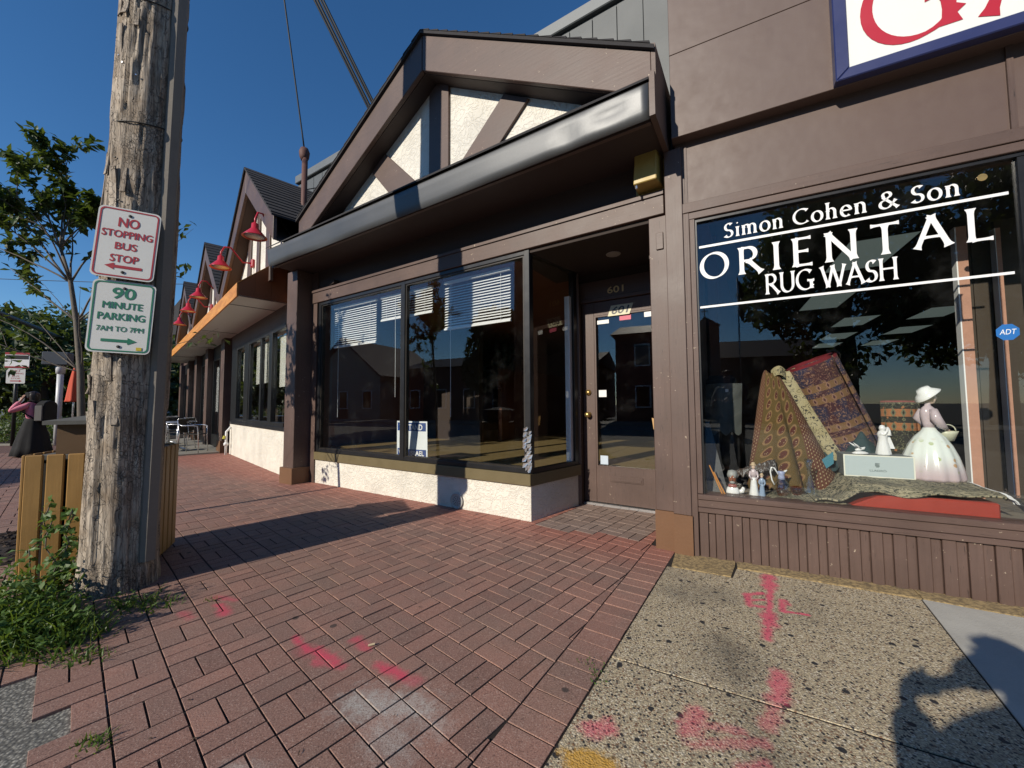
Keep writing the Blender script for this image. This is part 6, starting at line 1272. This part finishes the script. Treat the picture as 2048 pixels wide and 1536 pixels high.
# ================================================================== PEOPLE
def skin_mesh(name, J, Ed, Rd, mat, par, root, sub=2):
    names = list(J); me = bpy.data.meshes.new(name); me.from_pydata([J[n] for n in names], [(names.index(a), names.index(b)) for a, b in Ed], []); me.update(); me.materials.append(mat)
    o = bpy.data.objects.new(name, me); COL.objects.link(o); o.parent = par
    md = o.modifiers.new('skin', 'SKIN'); md.use_smooth_shade = True
    sv = me.skin_vertices[0].data
    for i, n in enumerate(names): r = Rd.get(n, .03); sv[i].radius = r if isinstance(r, tuple) else (r, r); sv[i].use_root = (n == root)
    o.modifiers.new('sub', 'SUBSURF').levels = sub; o.modifiers['sub'].render_levels = sub
    return o
def hand(J, Ed, Rd, wrist, wp, d, side, pre):
    d = Vector(d).normalized(); s_ = Vector(side).normalized(); p = Vector(wp) + d * .045; J[pre + 'palm'] = tuple(p); Ed.append((wrist, pre + 'palm')); Rd[pre + 'palm'] = (.03, .018)
    for k in range(4):
        a = p + d * .04 + s_ * (.012 * (k - 1.5)); b = a + d * .03 * (1 - .1 * abs(k - 1.2)) ; c = b + d * .022 + s_.cross(d) * .015
        for nm, q in (('a', a), ('b', b), ('c', c)): J[f'{pre}{k}{nm}'] = tuple(q); Rd[f'{pre}{k}{nm}'] = .0085
        Ed += [(pre + 'palm', f'{pre}{k}a'), (f'{pre}{k}a', f'{pre}{k}b'), (f'{pre}{k}b', f'{pre}{k}c')]
    a = p - d * .01 + s_ * .035; b = a + d * .03 + s_ * .012; J[pre + 't1'] = tuple(a); J[pre + 't2'] = tuple(b); Rd[pre + 't1'] = .010; Rd[pre + 't2'] = .0085; Ed += [(pre + 'palm', pre + 't1'), (pre + 't1', pre + 't2')]
def head_parts(par, c, fwd, hairm, sk, long_=False, s_=1.0):
    c = Vector(c); f = Vector(fwd).normalized(); r = f.cross(Vector((0, 0, 1))).normalized()
    MB().tube([c + f * .085 * s_ + Vector((0, 0, .0)), c + f * .112 * s_ + Vector((0, 0, -.022)), c + f * .088 * s_ + Vector((0, 0, -.03))], [.008, .013, .008], 8).build('nose', sk, par, True)
    for sg_ in (-1, 1):
        MB().lathe([(.001, -.008), (.011, 0), (.001, .008)], 10, tuple(c + f * .083 * s_ + r * .033 * sg_ + Vector((0, 0, .005)))).build('eye', rubber, par, True)
        MB().lathe([(.001, -.03), (.014, -.01), (.016, .015), (.001, .03)], 10, tuple(c + r * .082 * sg_ + Vector((0, 0, -.008)))).build('ear', sk, par, True)
    MB().tube([c + f * .088 * s_ - r * .022 + Vector((0, 0, -.055)), c + f * .094 * s_ + Vector((0, 0, -.057)), c + f * .088 * s_ + r * .022 + Vector((0, 0, -.055))], .006, 6).build('mouth', plain('lip', (.30, .10, .09), .5, .1, 9, 0), par, True)
    m = MB(); N1, N2 = 22, 14
    for i in range(N2 + 1):
        th = pi * i / N2
        for j in range(N1):
            ph = 2 * pi * j / N1; d = r * (sin(th) * sin(ph)) + f * (sin(th) * cos(ph)) + Vector((0, 0, cos(th)))
            face = max(0, d.dot(f)) * (1 if d.z < .45 else 0); rad = .112 * s_ * (1 + .05 * sin(ph * 7)) - .045 * face * 1.6
            dz = -.22 * max(0, -d.z) * (1 if (long_ and d.dot(f) < .25) else .0); m.v.append(tuple(c + d * rad + Vector((0, 0, dz)) - f * .012))
    for i in range(N2):
        for j in range(N1): m.f.append((i * N1 + j, i * N1 + (j + 1) % N1, (i + 1) * N1 + (j + 1) % N1, (i + 1) * N1 + j))
    m.build('hair', hairm, par, True)
skinm = plain('skin', (.42, .24, .16), .5, .05, 8, 0); dhair = plain('dark_brown_hair', (.016, .009, .007), .5, .3, 30, .2); pinkc = plain('pink_hoodie', (.62, .20, .27), .85, .08, 12, .2); blackc = plain('black_cloth', (.008, .008, .009), .9, .2, 12, .1)
# girl walking away to the left, phone at her ear
gp = thing('person', 'person in pink top and long black skirt holding a phone to the ear', 'person', (-11.45, 9.25, 0), radians(196))   # local +x is the walking direction
J = dict(pel=(0, 0, .82), wa=(0, 0, .95), ch=(.01, 0, 1.13), nk=(.02, 0, 1.29), hd0=(.035, 0, 1.36), hd=(.045, 0, 1.44), hd1=(.045, 0, 1.50), sl=(.01, .15, 1.22), el=(.24, .30, 1.06), wl=(.14, .15, 1.34), sr=(.01, -.15, 1.22), er=(-.03, -.21, .98), wr=(.12, -.18, .80), hl=(0, .08, .78), kl=(.12, .09, .44), al=(.05, .09, .08), tl=(.17, .09, .03), hr=(0, -.08, .78), kr=(.02, -.09, .44), ar=(-.14, -.09, .10), tr=(-.02, -.09, .03))
Ed = [('pel', 'wa'), ('wa', 'ch'), ('ch', 'nk'), ('nk', 'hd0'), ('hd0', 'hd'), ('hd', 'hd1'), ('ch', 'sl'), ('sl', 'el'), ('el', 'wl'), ('ch', 'sr'), ('sr', 'er'), ('er', 'wr'), ('pel', 'hl'), ('hl', 'kl'), ('kl', 'al'), ('al', 'tl'), ('pel', 'hr'), ('hr', 'kr'), ('kr', 'ar'), ('ar', 'tr')]
Rd = dict(pel=(.10, .14), wa=(.085, .115), ch=(.09, .14), nk=.045, hd0=.055, hd=(.08, .07), hd1=.055, sl=.05, el=.035, wl=.024, sr=.05, er=.035, wr=.024, hl=.075, kl=.052, al=.035, tl=.03, hr=.075, kr=.052, ar=.035, tr=.03)
hand(J, Ed, Rd, 'wl', J['wl'], (-.1, -.4, 1), (1, 0, 0), 'L'); hand(J, Ed, Rd, 'wr', J['wr'], (.3, 0, -1), (1, 0, 0), 'R')
skin_mesh('body', J, Ed, Rd, skinm, gp, 'pel', 2); head_parts(gp, (.045, 0, 1.44), (1, 0, 0), dhair, skinm, True, .95)
J2 = {k: J[k] for k in ('pel', 'wa', 'ch', 'nk', 'sl', 'el', 'sr', 'er')}; J2['wl2'] = (.15, .17, 1.30); J2['wr2'] = (.10, -.185, .83); J2['nk'] = (.02, 0, 1.27)
skin_mesh('hooded_top', J2, [('pel', 'wa'), ('wa', 'ch'), ('ch', 'nk'), ('ch', 'sl'), ('sl', 'el'), ('el', 'wl2'), ('ch', 'sr'), ('sr', 'er'), ('er', 'wr2')], dict(pel=(.125, .165), wa=(.115, .15), ch=(.115, .165), nk=.065, sl=.075, el=.062, wl2=.045, sr=.075, er=.062, wr2=.045), pinkc, gp, 'pel', 2)
MB().lathe([(.33, .03), (.30, .2), (.24, .5), (.16, .82), (.13, .93)], 40, wob=lambda q, f: 1 + .07 * (1 - f) * cos(q * 9)).build('skirt', blackc, gp, True)
pho = thing('phone', 'dark phone held to the ear of the person in pink', 'phone', (-11.45, 9.25, 0), radians(196)); boxo('case', blackp, pho, .05, .12, .098, .107, 1.38, 1.52, .004)
bpk = thing('backpack', 'black backpack with grey side worn by the person in pink', 'backpack', (-11.45, 9.25, 0), radians(196))
m = MB().prism([(-.19, .82), (.19, .82)] + [(.19 * cos(pi * i / 10), 1.20 + .12 * sin(pi * i / 10)) for i in range(11)], 0, .17); m.v = [(-.14 - b, a, c) for (a, b, c) in m.v]; m.build('bag', blackc, bpk, bevel=.02)
m = MB().box(-.29, -.15, .192, .225, .84, 1.2); m.build('side_pocket', plain('grey_pocket', (.12, .115, .11), .9, .2, 9, .1), bpk, bevel=.01)
for sg_ in (-1, 1): MB().tube([(-.14, .11 * sg_, 1.28), (.0, .13 * sg_, 1.33), (.10, .13 * sg_, 1.22), (.12, .14 * sg_, 1.05), (-.10, .16 * sg_, .90)], .014, 6).build('strap', blackc, bpk, True)
# photographer: stands in the street behind the camera, only the shadow falls into the picture
ph_ = thing('person', 'photographer in dark jacket raising a phone, shadow on the pale concrete', 'person', (-.10, -.62, -.03), 0)
J = dict(pel=(0, -.02, .93), wa=(0, .0, 1.08), ch=(0, .03, 1.28), nk=(0, .05, 1.46), hd0=(0, .07, 1.53), hd=(0, .09, 1.61), hd1=(0, .08, 1.68), sl=(-.19, .03, 1.38), el=(-.06, .40, .98), wl=(.0, .53, 1.19), sr=(.19, .03, 1.38), er=(.38, .40, 1.40), wr=(.16, .53, 1.21), hl=(-.10, -.02, .88), kl=(-.12, .03, .50), al=(-.12, -.03, .10), tl=(-.13, .13, .04), hr=(.10, -.02, .88), kr=(.12, .03, .50), ar=(.12, -.03, .10), tr=(.13, .13, .04))
Ed = [('pel', 'wa'), ('wa', 'ch'), ('ch', 'nk'), ('nk', 'hd0'), ('hd0', 'hd'), ('hd', 'hd1'), ('ch', 'sl'), ('sl', 'el'), ('el', 'wl'), ('ch', 'sr'), ('sr', 'er'), ('er', 'wr'), ('pel', 'hl'), ('hl', 'kl'), ('kl', 'al'), ('al', 'tl'), ('pel', 'hr'), ('hr', 'kr'), ('kr', 'ar'), ('ar', 'tr')]
Rd = dict(pel=(.13, .16), wa=(.12, .15), ch=(.13, .17), nk=.055, hd0=.06, hd=(.09, .075), hd1=.065, sl=.065, el=.045, wl=.028, sr=.065, er=.045, wr=.028, hl=.085, kl=.06, al=.042, tl=.035, hr=.085, kr=.06, ar=.042, tr=.035)
hand(J, Ed, Rd, 'wl', J['wl'], (.5, .1, .25), (0, 0, 1), 'L'); hand(J, Ed, Rd, 'wr', J['wr'], (-.4, .15, -.2), (0, 0, 1), 'R')
skin_mesh('body', J, Ed, Rd, skinm, ph_, 'pel', 2); head_parts(ph_, (0, .09, 1.61), (0, 1, 0), dhair, skinm)
J2 = {k: J[k] for k in ('pel', 'wa', 'ch', 'nk', 'sl', 'el', 'sr', 'er')}; J2['wl2'] = (-.01, .51, 1.16); J2['wr2'] = (.19, .51, 1.24); J2['nk'] = (0, .05, 1.43)
skin_mesh('jacket', J2, [('pel', 'wa'), ('wa', 'ch'), ('ch', 'nk'), ('ch', 'sl'), ('sl', 'el'), ('el', 'wl2'), ('ch', 'sr'), ('sr', 'er'), ('er', 'wr2')], dict(pel=(.15, .18), wa=(.14, .17), ch=(.15, .19), nk=.075, sl=.095, el=.085, wl2=.06, sr=.095, er=.085, wr2=.06), plain('navy_jacket', (.02, .024, .04), .85, .1, 9, .1), ph_, 'pel', 2)
J3 = {k: J[k] for k in ('pel', 'hl', 'kl', 'hr', 'kr')}; J3['al'] = (-.12, -.02, .14); J3['ar'] = (.12, -.02, .14)
skin_mesh('trousers', J3, [('pel', 'hl'), ('hl', 'kl'), ('kl', 'al'), ('pel', 'hr'), ('hr', 'kr'), ('kr', 'ar')], dict(pel=(.14, .17), hl=.10, kl=.08, al=.065, hr=.10, kr=.08, ar=.065), blackc, ph_, 'pel', 2)
for sx in (-1, 1): MB().lathe([(.05, 0), (.055, .02), (.05, .07), (.03, .09)], 14, (.125 * sx, .05, .0), .9, 2.4).build('shoe', rubber, ph_, True)
pt_ = thing('phone', 'phone held out by the photographer just behind the viewpoint', 'phone', (0, -.045, 1.15)); boxo('case', blackp, pt_, -.08, .08, -.012, -.004, -.038, .038, .003)
# ================================================================== SMALL THINGS ON THE GROUND
t = tag(MB().tube([(-.695, 1.905, .006), (-.668, 1.917, .006)], .005, 8).build('cigarette_butt', plain('paper_tan', (.55, .45, .28), .8, .1, 30, 0)), 'crushed cigarette butt beside the pink spray marks', 'cigarette butt')
m = MB(); m.at = []
for _ in range(130):
    u = random.uniform(-6, .9); y = random.uniform(.1, 4.5); p = tw(FP, u, y, .004); 
    if p.y < .8 or loc2(FM, Vector((p.x, p.y)))[1] > -.05: continue
    leaf(m, p, Vector((random.gauss(0, 1), random.gauss(0, 1), .03)), Vector((0, 0, 1)) + rv() * .15, random.uniform(.008, .03), random.uniform(.003, .010), random.random())
o = m.build('leaf_litter', plain('brown_litter', (.05, .035, .022), .9, .4, 30, 0)); o['kind'] = 'stuff'; tag(o, 'tiny dry leaf scraps scattered over the brick paving', 'litter')
